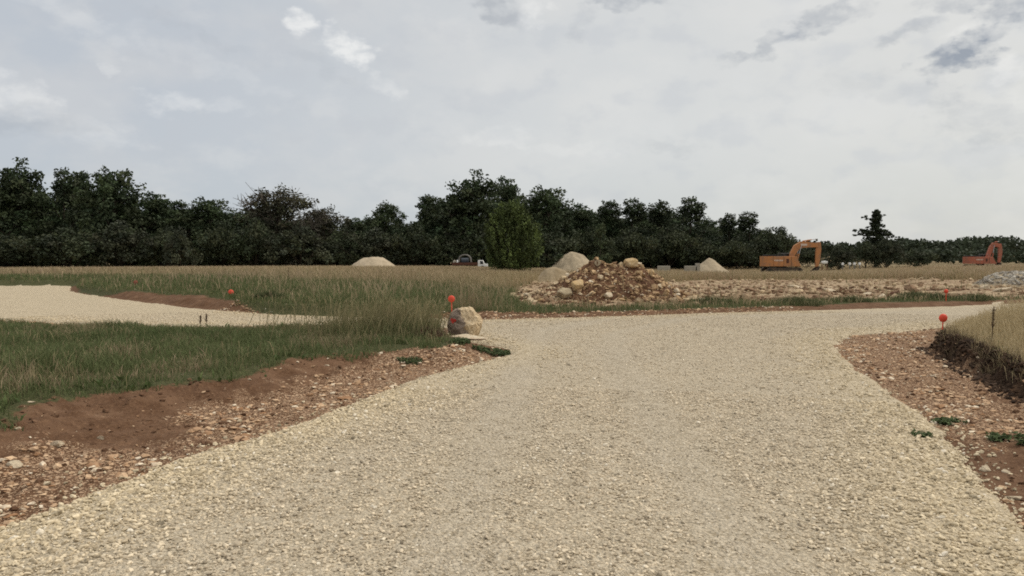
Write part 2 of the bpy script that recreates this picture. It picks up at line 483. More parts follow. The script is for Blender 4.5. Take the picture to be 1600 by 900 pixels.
# ------------------------------------------------------------------ loose stones
def ico():
    t = (1 + 5 ** .5) / 2
    v = np.array([(-1, t, 0), (1, t, 0), (-1, -t, 0), (1, -t, 0), (0, -1, t), (0, 1, t), (0, -1, -t), (0, 1, -t), (t, 0, -1), (t, 0, 1), (-t, 0, -1), (-t, 0, 1)], float)
    v /= np.linalg.norm(v[0])
    f = np.array([(0, 11, 5), (0, 5, 1), (0, 1, 7), (0, 7, 10), (0, 10, 11), (1, 5, 9), (5, 11, 4), (11, 10, 2), (10, 7, 6), (7, 1, 8), (3, 9, 4), (3, 4, 2), (3, 2, 6), (3, 6, 8), (3, 8, 9), (4, 9, 5), (2, 4, 11), (6, 2, 10), (8, 6, 7), (9, 8, 1)])
    return v, f
def octa():
    v = np.array([(1, 0, 0), (-1, 0, 0), (0, 1, 0), (0, -1, 0), (0, 0, 1), (0, 0, -1)], float)
    f = np.array([(0, 2, 4), (2, 1, 4), (1, 3, 4), (3, 0, 4), (2, 0, 5), (1, 2, 5), (3, 1, 5), (0, 3, 5)])
    return v, f

def rand_rot(n):
    q = RNG.normal(size=(n, 4)); q /= np.linalg.norm(q, axis=1)[:, None]
    w, x, y, z = q.T
    return np.stack([np.stack([1 - 2 * (y * y + z * z), 2 * (x * y - z * w), 2 * (x * z + y * w)], -1),
                     np.stack([2 * (x * y + z * w), 1 - 2 * (x * x + z * z), 2 * (y * z - x * w)], -1),
                     np.stack([2 * (x * z - y * w), 2 * (y * z + x * w), 1 - 2 * (x * x + y * y)], -1)], 1)

def stones(P, size, col, flat=.7, base='ico', jag=1.0):
    n = len(P)
    v, f = ico() if base == 'ico' else octa()
    K = 14
    shapes = v[None] * (1 + jag * RNG.uniform(-.34, .30, (K, len(v), 1))) + jag * RNG.uniform(-.12, .12, (K, len(v), 3))
    idx = RNG.integers(0, K, n)
    R = rand_rot(n)
    s = np.stack([RNG.uniform(.75, 1.35, n), RNG.uniform(.6, 1.0, n), RNG.uniform(.6, 1.0, n)], -1) * size[:, None]
    W = np.einsum('nij,nkj->nki', R, shapes[idx] * s[:, None, :])
    W[:, :, 2] *= flat
    W = W + P[:, None, :]
    Fc = (f[None] + (np.arange(n) * len(v))[:, None, None]).reshape(-1, 3)
    C = np.repeat(col, len(v), 0)
    return W.reshape(-1, 3), Fc, C

def polar(n, r0, r1, a0=-44, a1=44, log=False):
    u = RNG.random(n)
    r = np.exp(np.log(r0) + u * (math.log(r1) - math.log(r0))) if log else np.sqrt(r0 ** 2 + u * (r1 ** 2 - r0 ** 2))
    a = np.radians(RNG.uniform(a0, a1, n))
    return np.sin(a) * r, np.cos(a) * r

def mixc(a, b, t):
    return np.array(a)[None] * (1 - t[:, None]) + np.array(b)[None] * t[:, None]

parts = []
# gravel of the road
for n, r0, r1, base, smin, smax in ((100000, 3.1, 9.5, 'ico', .0060, .0175), (120000, 9.5, 24.0, 'octa', .009, .021)):
    x, y = polar(n, r0, r1)
    f = fields(x, y)
    sd = f['road'] + .25 * (fbm(x * 3, y * 3, 51) - .5)
    twk = track_w(x, y)
    keep = ((sd > -.02) | (RNG.random(n) < .30 * np.exp(np.minimum(sd, 0) / .16)) & (sd > -.8)) & (RNG.random(n) < 1 - .45 * twk - .25 * (sd > 1.2) * sst(.35, .6, fbm(x * .7, y * .7, 144)))
    keep &= ~((sd > .5) & (RNG.random(n) < .0))
    x, y, sd, twk = x[keep], y[keep], sd[keep], twk[keep]; m = len(x)
    z = np.maximum(road_z(x, y), height(x, y) + .002)
    t = RNG.random(m); size = (smin + (smax - smin) * RNG.random(m) ** 2.6) * (1 - .30 * twk)
    size *= 1 + .6 * (RNG.random(m) < .015)
    edge = sst(1.6, .1, sd)
    size *= 1 + .8 * edge * RNG.random(m) * (RNG.random(m) < .6)
    c = mixc((.40, .335, .245), (.715, .615, .46), t)
    g = np.clip(sst(.42, .66, fbm(x * .45, y * .45, 71)) * .5 + .75 * twk, 0, .9)
    c = c * (1 - g[:, None]) + mixc((.41, .35, .265), (.65, .57, .44), t) * g[:, None]
    e = edge * .7
    c = c * (1 - e[:, None]) + mixc((.49, .405, .26), (.70, .595, .41), t) * e[:, None]
    c = c * np.array([1.0, .99, .985])
    dk = RNG.random(m) < .09
    c[dk] *= .6
    lt = RNG.random(m) < .04
    c[lt] = mixc((.68, .60, .47), (.76, .69, .57), RNG.random(lt.sum()))
    parts.append(stones(np.stack([x, y, z + size * .25], -1), size, c, .75, base))

def join_parts(name, parts, mat, **kw):
    o = 0; Vs, Fs, Cs = [], [], []
    for v, f, c in parts:
        Vs.append(v); Fs.append(f + o); Cs.append(c); o += len(v)
    return np_mesh(name, np.concatenate(Vs), np.concatenate(Fs), mat, colors=np.concatenate(Cs), **kw)

gs = join_parts('gravel_stones', parts, M_stone)
tag(gs, 'loose cream and grey crushed limestone covering the gravel road', 'gravel', kind='stuff')

# stone chips on the soil verges
parts = []
n = 95000
x, y = polar(n, 3.6, 25)
f = fields(x, y)
st = np.maximum(sdist(P_STONY, x, y), sdist(P_STONYR, x, y))
gmx = np.maximum(np.maximum(f['left'], f['right']), f['field'])
dens = .05 + .95 * sst(-.25, .3, st + .5 * (fbm(x * 1.5, y * 1.5, 61) - .5)) * (.30 + .70 * sst(.4, .6, fbm(x * 2.2, y * 2.2, 63)))
dens = np.where(y > 18, .7, dens)
dens = np.where((x > 2) & (y < 9), np.maximum(dens, .45 * sst(.42, .6, fbm(x * 2.4, y * 2.4, 64))), dens)
keep = (f['road'] < .02) & (gmx < .05) & (RNG.random(n) < dens)
x, y, dens = x[keep], y[keep], dens[keep]; m = len(x)
size = (.010 + .034 * RNG.random(m) ** 2.0) * (.55 + .45 * sst(.2, .6, dens))
size *= 1 + .8 * (RNG.random(m) < .05)
c = mixc((.28, .155, .082), (.57, .405, .26), RNG.random(m))
w = RNG.random(m) < .20
c[w] = mixc((.58, .47, .34), (.70, .60, .46), RNG.random(w.sum()))
parts.append(stones(np.stack([x, y, height(x, y) + size * .12], -1), size, c, .5, 'ico', 1.5))
n = 52000
x, y = polar(n, 3.6, 25); f = fields(x, y)
gmx = np.maximum(np.maximum(f['left'], f['right']), f['field'])
k = (f['road'] < -.05) & (gmx < .15) & (RNG.random(n) < .15 + .85 * sst(.42, .6, fbm(x * 1.8, y * 1.8, 167)))
x, y = x[k], y[k]; m = len(x)
size = .006 + .034 * RNG.random(m) ** 4
parts.append(stones(np.stack([x, y, height(x, y) + size * .05], -1), size, mixc((.085, .043, .023), (.165, .095, .056), RNG.random(m)), .7, 'ico', 1.3))
n = 60000                                    # crumbling dark topsoil along the cut bank on the right
x, y = polar(n, 6.5, 16, 18, 46); f = fields(x, y)
k = (f['right'] > -.50) & (f['right'] < .08) & (f['road'] < -.05) & (RNG.random(n) < .3 + .7 * sst(-.45, -.1, f['right']))
x, y = x[k], y[k]; m = len(x)
size = .008 + .040 * RNG.random(m) ** 3
parts.append(stones(np.stack([x, y, height(x, y) + size * .2], -1), size, mixc((.028, .018, .012), (.085, .052, .033), RNG.random(m)), .85, 'ico', 1.5))
so = join_parts('stone_litter', parts, M_stone)
tag(so, 'reddish and pale stone chips and crumbs strewn over the brown soil verges', 'stone chips', kind='stuff')

# broken limestone on the bare worked ground
parts = []
n = 8000
x, y = polar(n, 21, 62, 0, 44)
f = fields(x, y)
keep = (f['bare'] > -.6) & (RNG.random(n) < .15 + .85 * sst(.40, .62, fbm(x * .5, y * .5, 66)))
x, y = x[keep], y[keep]; m = len(x)
size = .03 + .15 * RNG.random(m) ** 3.2
c = mixc((.20, .125, .075), (.48, .375, .24), RNG.random(m))
parts.append(stones(np.stack([x, y, height(x, y) + size * .25], -1), size, c, .7, 'ico'))
n = 560
x, y = polar(n, 24, 36, 9, 29); f = fields(x, y)
k = (f['bare'] > -.4) & (RNG.random(n) < sst(.38, .62, fbm(x * .45, y * .8, 166)) * sst(38, 30, y))
x, y = x[k], y[k]; m = len(x)
size = .06 + .24 * RNG.random(m) ** 2.8
parts.append(stones(np.stack([x, y, height(x, y) + size * .22], -1), size, mixc((.19, .115, .07), (.50, .385, .245), RNG.random(m)), .75, 'ico'))
n = 9000
x, y = polar(n, 23, 40, 2, 36); f = fields(x, y)
k = (f['bare'] > -.6) & (RNG.random(n) < sst(.42, .6, fbm(x * .6, y * 1.0, 169)))
x, y = x[k], y[k]; m = len(x)
size = .02 + .09 * RNG.random(m) ** 2.5
parts.append(stones(np.stack([x, y, height(x, y) + size * .2], -1), size, mixc((.10, .055, .032), (.26, .165, .10), RNG.random(m)), .75, 'ico'))
ro = join_parts('limestone_debris', parts, M_rubble)
tag(ro, 'broken tan limestone strewn over the bare worked ground beyond the road', 'rubble', kind='stuff')

# ------------------------------------------------------------------ grass
def blades(x, y, z, h, w, col, lean=.35, mid=.55, wprof=(1, .8), tipcol=None, bend=None):
    n = len(x)
    a = RNG.uniform(0, 2 * math.pi, n)             # facing
    la = RNG.uniform(0, 2 * math.pi, n)
    L = h * lean * RNG.random(n)
    bx, by = np.cos(la) * L, np.sin(la) * L
    if bend is not None: bx = bx + bend * h
    px, py = np.cos(a) * w / 2, np.sin(a) * w / 2
    b0 = np.stack([x, y, z - .02], -1)
    m0 = np.stack([x + bx * mid * .7, y + by * mid * .7, z + h * mid], -1)
    t0 = np.stack([x + bx, y + by, z + h * (1 - .25 * lean * RNG.random(n))], -1)
    P = np.stack([px, py, np.zeros(n)], -1)
    V = np.stack([b0 - P * wprof[0], b0 + P * wprof[0], m0 - P * wprof[1], m0 + P * wprof[1], t0], 1)
    F = np.array([(0, 1, 3), (0, 3, 2), (2, 3, 4)])
    F = (F[None] + (np.arange(n) * 5)[:, None, None]).reshape(-1, 3)
    C = np.repeat(col[:, None, :], 5, 1)
    if tipcol is not None:
        C[:, 2:5] = tipcol[:, None, :]
    return V.reshape(-1, 3), F, C.reshape(-1, 3)

GREEN_A, GREEN_B = (.078, .104, .039), (.168, .188, .084)
OLIVE, STRAW, TAN, PINK = (.18, .168, .082), (.385, .310, .178), (.460, .372, .228), (.375, .278, .187)

# left foreground bank
parts = []
n = 150000
x, y = polar(n, 7.0, 21, -44, 2)
f = fields(x, y)
bo = np.hypot(x + .92, y - 15.2)
e = f['left'] - .9 * sst(.80, .30, bo) + .9 * (fbm(x * 1.3, y * 1.3, 81) - .5) + .45 * (fbm(x * 5, y * 5, 82) - .5)
keep = (e > 0) & (f['road'] < -.12) & (RNG.random(n) < .25 + .75 * sst(.30, .5, fbm(x * 2.2, y * 2.2, 83)))
x, y, e = x[keep], y[keep], e[keep]; m = len(x)
hh = (.045 + .17 * fbm(x * .9, y * .9, 84)) * (.5 + .8 * RNG.random(m)) * (.55 + .45 * sst(0, .5, e))
tl = sst(-4.6, -6.2, x) * sst(12.5, 9.5, y)         # taller fringe close by at the far side
hh *= 1 + 1.3 * tl
t = np.clip(fbm(x * .8, y * .8, 85) * .8 + .4 * RNG.random(m) - .1, 0, 1)
c = mixc(GREEN_A, GREEN_B, t)
ds = (RNG.random(m) < .06 + .60 * sst(.50, .64, fbm(x * .7, y * .7, 86)))
c[ds] = mixc(OLIVE, PINK, RNG.random(ds.sum()))
parts.append(blades(x, y, height(x, y), hh, RNG.uniform(.006, .013, m), c, .9))
k = (RNG.random(m) < .004 + .05 * tl + .07 * sst(.58, .72, fbm(x * .55, y * .55, 188))) & (e > .1)
x2, y2 = x[k], y[k]; m2 = len(x2)
parts.append(blades(x2, y2, height(x2, y2), RNG.uniform(.10, .27, m2), RNG.uniform(.006, .012, m2), mixc(OLIVE, STRAW, RNG.random(m2)), .8, .8, (.4, .9)))
k = (RNG.random(m) < .10) & (fbm(x * 1.7, y * 1.7, 187) > .58)
x2, y2 = x[k], y[k]; m2 = len(x2)
parts.append(blades(x2, y2, height(x2, y2), RNG.uniform(.05, .13, m2), RNG.uniform(.025, .05, m2), mixc((.06, .09, .03), (.11, .14, .05), RNG.random(m2)), 1.6, .5, (.4, 1)))
lg = join_parts('verge_grass', parts, M_grass)
tag(lg, 'short green grass on the low bank between the gravel road and the track', 'grass', kind='stuff')

# tall seeding grass beside the boulder
parts = []
cx, cy = G(625, 520, .2)
n = 6500
x = cx + .1 + RNG.normal(0, .95, n); y = cy + .4 + RNG.normal(0, .85, n)
f = fields(x, y)
k = (f['left'] > -.1) & (f['road'] < -.12) & (np.hypot(x + .92, y - 15.4) > .45) & ~((x > -1.30) & (y < 15.1)); x, y = x[k], y[k]; m = len(x)
c = mixc(GREEN_A, OLIVE, RNG.random(m))
fall = np.exp(-((x - cx) / 1.6) ** 2)
parts.append(blades(x, y, height(x, y), RNG.uniform(.14, .40, m) * (.6 + .5 * fall), RNG.uniform(.006, .012, m), c, .7))
k = RNG.random(m) < .30; x, y = x[k], y[k]; m = len(x)
c = mixc(OLIVE, STRAW, RNG.random(m) * .65)
parts.append(blades(x, y, height(x, y), RNG.uniform(.30, .78, m), RNG.uniform(.009, .016, m), c, .7, .8, (.35, .9), bend=RNG.uniform(0, .35, m)))
# a second clump of it to the right of the marker, behind the boulder
bx_, by_ = G(740, 497, .15)
n = 500; x = bx_ + RNG.normal(0, .35, n); y = by_ + 2.2 + RNG.normal(0, .4, n)
k = sdist(P_FIELD, x, y) > 0; x, y = x[k], y[k]; m = len(x)
parts.append(blades(x, y, height(x, y), RNG.uniform(.3, .75, m), RNG.uniform(.007, .013, m), mixc(OLIVE, PINK, RNG.random(m)), .6, .8, (.4, .9)))
tg = join_parts('seeding_grass', parts, M_grass)
tag(tg, 'tall seeding green and straw grass crowding the left side of the boulder', 'grass', kind='stuff')

# field beyond the road
def field_ok(f, x, y, thin=.05):
    g = f['field'] + .8 * (fbm(x * .9, y * .9, 88) - .5)
    bare = f['bare'] + 1.6 * (fbm(x * .5, y * .5, 89) - .5)
    return g, bare
parts = []
n = 330000
x, y = polar(n, 18, 62, log=True)
f = fields(x, y); g, bare = field_ok(f, x, y)
r = np.hypot(x, y)
keep = (g > 0) & (f['road'] < -.3) & ((bare < -.1) | (RNG.random(n) < .008))
x, y, g, r = x[keep], y[keep], g[keep], r[keep]; m = len(x)
rightside = sst(-1.0, 4.0, x)
dry = np.clip(sst(5.5, 17, g + 9 * (fbm(x * .13, y * .13, 90) - .5)) + .12 * rightside, 0, 1)
isdry = RNG.random(m) < .04 + .88 * dry
t = np.clip(fbm(x * .5, y * .5, 91) + .5 * (RNG.random(m) - .5), 0, 1)
c = mixc(GREEN_A, GREEN_B, t)
c[isdry] = mixc(STRAW, PINK, fbm(x * .22, y * .22, 92) + .3 * (RNG.random(m) - .5))[isdry]
o2 = RNG.random(m) < .22; c[o2] = mixc(OLIVE, STRAW, RNG.random(o2.sum()) * (.25 + .75 * dry[o2]))
hgt = np.where(isdry, RNG.uniform(.32, .72, m), RNG.uniform(.10, .36, m)) * (.75 + .5 * fbm(x * .35, y * .35, 93))
low = sst(3.0, 0.5, g)                                   # shorter by the verge
hgt *= 1 - .55 * low
hgt *= 1 - .15 * rightside * sst(34, 24, r)
hgt *= 1 + .8 * rightside * sst(30, 24, r) * sst(.5, .65, fbm(x * .6, y * .6, 190))
parts.append(blades(x, y, height(x, y), hgt, .007 + .00048 * r * RNG.uniform(.6, 1.3, m), c, .75, .65, (.6, .9)))
n = 150000
x, y = polar(n, 60, 172, log=True)
f = fields(x, y); g, bare = field_ok(f, x, y)
r = np.hypot(x, y); keep = (g > 0) & (bare < 0)
x, y, r = x[keep], y[keep], r[keep]; m = len(x)
c = mixc(TAN, PINK, np.clip(fbm(x * .07, y * .07, 94) * 1.3 - .15 + .3 * (RNG.random(m) - .5), 0, 1))
gz = RNG.random(m) < .12 + .35 * sst(.5, .7, fbm(x * .05, y * .09, 95)); c[gz] = mixc(OLIVE, STRAW, RNG.random(gz.sum()))
lowg = 1 - .5 * np.exp(-((x - 34) / 20) ** 2) * sst(55, 70, y)
parts.append(blades(x, y, height(x, y), lowg * RNG.uniform(.35, .75, m), .02 + .0006 * r * RNG.uniform(.5, 1.3, m), c, .45, .7, (.7, .9)))
fg = join_parts('meadow_grass', parts, M_grass)
tag(fg, 'dry tan meadow grass with greener edges filling the field beyond the road', 'grass', kind='stuff')

# right bank
parts = []
n = 90000
x, y = polar(n, 6.5, 22, 20, 46)
f = fields(x, y)
e = f['right'] + .30 * (fbm(x * 3, y * 3, 96) - .5) + .3 * (fbm(x * 8, y * 8, 97) - .5)
mkx, mky = G(1472, 519, .1)
e = e - .7 * sst(.55, .2, np.hypot(x - mkx + .05, y - mky + .15))
keep = (e > -.02) & (f['road'] < -.05)
x, y, e = x[keep], y[keep], e[keep]; m = len(x)
c = mixc(STRAW, TAN, RNG.random(m)) * 1.15
lo = RNG.random(m) < .25
c[lo] = mixc(GREEN_B, STRAW, RNG.random(lo.sum()))
hh = np.where(lo, RNG.uniform(.10, .28, m), RNG.uniform(.28, .62, m)) * (.35 + .65 * sst(0, 1.1, e)) * (.8 + .4 * fbm(x * 1.2, y * 1.2, 98))
parts.append(blades(x, y, height(x, y), hh, RNG.uniform(.005, .011, m), c, .6, .75, (.5, .9)))
n = 60000
x, y = polar(n, 6.5, 16, 18, 46); f = fields(x, y)
k = (f['right'] > -.20) & (f['right'] < .10) & (f['road'] < -.1) & (fbm(x * 4, y * 4, 199) > .50) & (RNG.random(n) < .6); x, y = x[k], y[k]; m = len(x)
parts.append(blades(x, y, height(x, y), RNG.uniform(.06, .24, m), RNG.uniform(.005, .010, m), mixc((.12, .09, .055), (.30, .24, .14), RNG.random(m)), 1.5, .6, (.6, .8)))
rg = join_parts('bank_grass', parts, M_grass)
tag(rg, 'pale dry grass standing on the low bank beside the red marker stake', 'grass', kind='stuff')

# ------------------------------------------------------------------ trees
def tubes_mesh(segs, n=6):
    Vs, Fs, o = [], [], 0
    an = np.linspace(0, 2 * math.pi, n, endpoint=False)
    for p0, p1, r0, r1 in segs:
        p0, p1 = np.array(p0, float), np.array(p1, float)
        d = p1 - p0; d /= max(np.linalg.norm(d), 1e-6)
        u = np.cross(d, [0.3, .9, .1]); u /= max(np.linalg.norm(u), 1e-6); w = np.cross(d, u)
        ring = np.cos(an)[:, None] * u + np.sin(an)[:, None] * w
        Vs.append(np.concatenate([p0 + ring * r0, p1 + ring * r1]))
        k = np.arange(n); k2 = (k + 1) % n
        Fs.append(np.stack([k, k2, k2 + n, k + n], -1) + o); o += 2 * n
    return np.concatenate(Vs), np.concatenate(Fs)

def leaves_mesh(centres, radii, per, size, cols, rng, squash=.8, updroop=0.0):
    Vs, Cs = [], []
    for c, r, k, col in zip(centres, radii, per, cols):
        d = rng.normal(size=(k, 3)); d /= np.linalg.norm(d, axis=1)[:, None]
        rr = r * rng.random(k) ** .45
        p = c + d * rr[:, None] * np.array([1, 1, squash])
        u = rng.normal(size=(k, 3)); u /= np.linalg.norm(u, axis=1)[:, None]
        w = np.cross(u, rng.normal(size=(k, 3))); w /= np.linalg.norm(w, axis=1)[:, None]
        s = (size * rng.uniform(.6, 1.3, k))[:, None]
        q = np.stack([p - u * s * .5, p + w * s * .32, p + u * s * .5, p - w * s * .32], 1)
        Vs.append(q.reshape(-1, 3))
        cc = col * rng.uniform(.75, 1.3, (k, 1))
        Cs.append(np.repeat(cc, 4, 0))
    V = np.concatenate(Vs); F = np.arange(len(V)).reshape(-1, 4)
    return V, F, np.concatenate(Cs)

def crown_radius(t, style):
    if style == 'round': return math.sin(math.pi * min(1, max(0, .22 + .75 * t))) ** .55
    if style == 'oval': return math.sin(math.pi * (.26 + .70 * t)) ** .70
    if style == 'shrub': return math.cos(math.pi / 2 * t ** 1.6) ** .6
    if style == 'spire': return (1 - t) ** .7 * (.35 + .65 * min(1, 4 * t))
    if style == 'egg': return math.sin(math.pi * (.20 + .78 * t)) ** .60
    return 1

def make_tree(name, seed, H, W, style, base, ncl, per, leaf, col, clr=.11, trunk_r=.25, dead=0, inner=.35):
    """H height, W crown width, base = crown start (fraction of H). Returns an unlinked-location root with trunk and crown children."""
    rng = np.random.default_rng(seed)
    root = empty(name, (0, 0, 0))
    cent, rads, cols, segs = [], [], [], []
    ph = rng.uniform(0, 6.28, 4)
    segs.append(((0, 0, -.4), (0, 0, H * base * 1.0), trunk_r * 1.25, trunk_r * .85))
    lean = rng.normal(0, .02, 2)
    top = (lean[0] * H, lean[1] * H, H * .9)
    segs.append(((0, 0, H * base), (top[0] * .5, top[1] * .5, H * (.5 + base * .4)), trunk_r * .85, trunk_r * .5))
    segs.append(((top[0] * .5, top[1] * .5, H * (.5 + base * .4)), top, trunk_r * .5, .03))
    boughs = []
    if style == 'shrub':
        nb = 9
        for i in range(nb):
            a = i * 2.4 + rng.normal(0, .3); q = (i / nb) ** .5
            br = W * rng.uniform(.16, .24)
            zt = H * (1 - .42 * q * rng.uniform(.5, 1.2))
            boughs.append((np.array([math.cos(a) * (W / 2 - br) * q, math.sin(a) * (W / 2 - br) * q, 0]), br, max(zt - br * .9, br * .7), br * .95))
    else:
        nb = {'round': 13, 'oval': 10}.get(style, 10)
        for i in range(nb):
            a = i * 2.4 + rng.normal(0, .35)
            t = .95 if i == 0 else (rng.uniform(.72, .95) if i < nb * .45 else rng.uniform(.30, .72))
            br = W * rng.uniform(.20, .31) * (1.0 if i else .9)
            if style == 'round': env = W / 2 * max(.12, (1 - max(0, (t - .45) / .55) ** 2.2)) ** .5
            else: env = W / 2 * max(.10, 1 - max(0, (t - .35) / .65) ** 1.5) ** .8
            rr = 0 if i == 0 else max(0, env - br * .7) * rng.uniform(.65, 1.12)
            bh = br * rng.uniform(.85, 1.3)
            boughs.append((np.array([math.cos(a) * rr + lean[0] * H * t, math.sin(a) * rr + lean[1] * H * t, 0]), br, max(H * t - bh, H * .16), bh))
        for i in range(7):                          # low skirt
            a = i * .9 + rng.normal(0, .2)
            br = W * rng.uniform(.17, .24)
            boughs.append((np.array([math.cos(a) * W * .30, math.sin(a) * W * .30, 0]), br, H * rng.uniform(.14, .30), br * 1.3))
        boughs.append((np.array([0, 0, 0]), W * .30, H * .45, H * .32)); boughs.append((np.array([0, 0, 0]), W * .27, H * .62, H * .22))
    per_b = ncl / len(boughs)
    for bi, (bp, br, bz, bh) in enumerate(boughs):
        c0 = np.array([bp[0], bp[1], bz])
        zb = max(H * base, bz - np.hypot(bp[0], bp[1]) * rng.uniform(.6, 1.0) - bh * .4)
        r0 = max(.05, trunk_r * .55 * (1 - .7 * zb / H))
        j0 = np.array([lean[0] * zb, lean[1] * zb, zb]); jm = j0 * .45 + c0 * .55 + np.array([0, 0, .03 * H * rng.normal()])
        segs.append((j0, jm, r0, r0 * .65)); segs.append((jm, c0, r0 * .65, r0 * .4))
        tone = rng.uniform(.75, 1.25)
        for k in range(int(per_b * rng.uniform(.7, 1.3)) + 3):
            d = rng.normal(size=3); d[2] += .25; d /= np.linalg.norm(d)
            q = rng.random() ** .45
            if rng.random() < .10: q *= 1.14          # stray sprays breaking the outline
            cr = clr * W * rng.uniform(.45, 1.0)
            p = c0 + d * np.array([br, br, bh]) * q
            p[2] = max(p[2], .2)
            cent.append(p); rads.append(cr)
            cols.append(np.array(col) * tone * rng.uniform(.7, 1.35) * np.array([rng.uniform(.9, 1.15), 1, rng.uniform(.85, 1.1)]))
            if k % 3 == 0: segs.append((c0, p, r0 * .35, .02))
    V, F = tubes_mesh(segs)
    np_mesh('trunk', V, F, M_bark, parent=root, smooth=True)
    per_ = [max(8, int(per * (r / (clr * W * .8)) ** 2)) for r in rads]
    V, F, C = leaves_mesh(cent, rads, per_, leaf, cols, rng)
    np_mesh('crown', V, F, M_leaf, colors=C, parent=root)
    if dead:
        segs = []
        for i in range(dead):
            a = rng.uniform(0, 6.28); t = rng.uniform(.45, 1.0)
            R = W / 2 * crown_radius(t, style)
            p = np.array([math.cos(a) * R * .55, math.sin(a) * R * .55, H * (base + (1 - base) * t * .80)])
            segs.append(((0, 0, p[2] - H * .15), p, .06, .06))
            for k in range(8):
                e = p + np.array([math.cos(a) * R * .55, math.sin(a) * R * .55, H * .06]) * rng.uniform(.3, .8) + rng.normal(0, W * .05, 3)
                segs.append((p, e, .07, .03))
                for q in range(3):
                    s = p + (e - p) * rng.uniform(.4, .9)
                    segs.append((s, s + rng.normal(0, W * .05, 3) + np.array([0, 0, W * .06]), .035, .02))
        V, F = tubes_mesh(segs, 4)
        np_mesh('bare_twigs', V, F, M_twig, parent=root)
    return root

LG = (.045, .063, .030)     # dark summer foliage
PROTO = {
    'oakA': make_tree('broadleaf_tree', 1, 16, 13, 'round', .06, 420, 46, .44, LG, .095, .38),
    'oakB': make_tree('broadleaf_tree', 2, 16, 12, 'round', .07, 390, 46, .44, LG, .10, .36),
    'ovalA': make_tree('broadleaf_tree', 3, 16, 9, 'oval', .05, 310, 42, .40, LG, .115, .30),
    'ovalB': make_tree('broadleaf_tree', 4, 16, 8, 'oval', .06, 280, 40, .40, LG, .12, .28),
    'sparse': make_tree('broadleaf_tree', 5, 15, 8, 'oval', .06, 190, 34, .38, (.036, .048, .024), .115, .24),
    'ash': make_tree('ash_tree', 6, 15, 12, 'round', .05, 300, 38, .38, (.052, .052, .031), .10, .3, dead=16),
    'shrubA': make_tree('shrub', 8, 5, 8, 'shrub', .03, 110, 50, .30, (.040, .050, .026), .12, .12),
    'shrubB': make_tree('shrub', 9, 5, 7, 'shrub', .03, 100, 50, .30, (.050, .058, .034), .12, .12),
    'slim': make_tree('slender_tree', 10, 9, 4, 'oval', .05, 80, 30, .24, (.060, .078, .036), .13, .12),
}
used = set()
def put_tree(kind, px, top, wpx, d, label, group=None, rot=None, name=None, cat='tree'):
    src = PROTO[kind]
    H0 = {'slim': 9, 'shrubA': 5, 'shrubB': 5, 'sparse': 15, 'ash': 15}.get(kind, 16)
    W0 = {'oakA': 13, 'oakB': 12, 'ovalA': 9, 'ovalB': 8, 'sparse': 8, 'ash': 12, 'shrubA': 8, 'shrubB': 7, 'slim': 4}[kind]
    if kind in used: o = copy_tree(src)
    else: o = src; used.add(kind)
    x = (px - 800) / FPX * d
    g = hz(x, d)
    ztop = EYE + (HZ - top) * d / FPX
    o.location = (x, d, g - .05)
    sz = (ztop - g) / H0 * (1.05 if cat == 'tree' else 1.0); sx = wpx * d / FPX / W0 * (1.14 if cat == 'tree' else 1.0)
    o.scale = (sx, sx, sz); o.rotation_euler = (0, 0, RNG.uniform(0, 6.28) if rot is None else rot)
    return tag(o, label, cat, group)

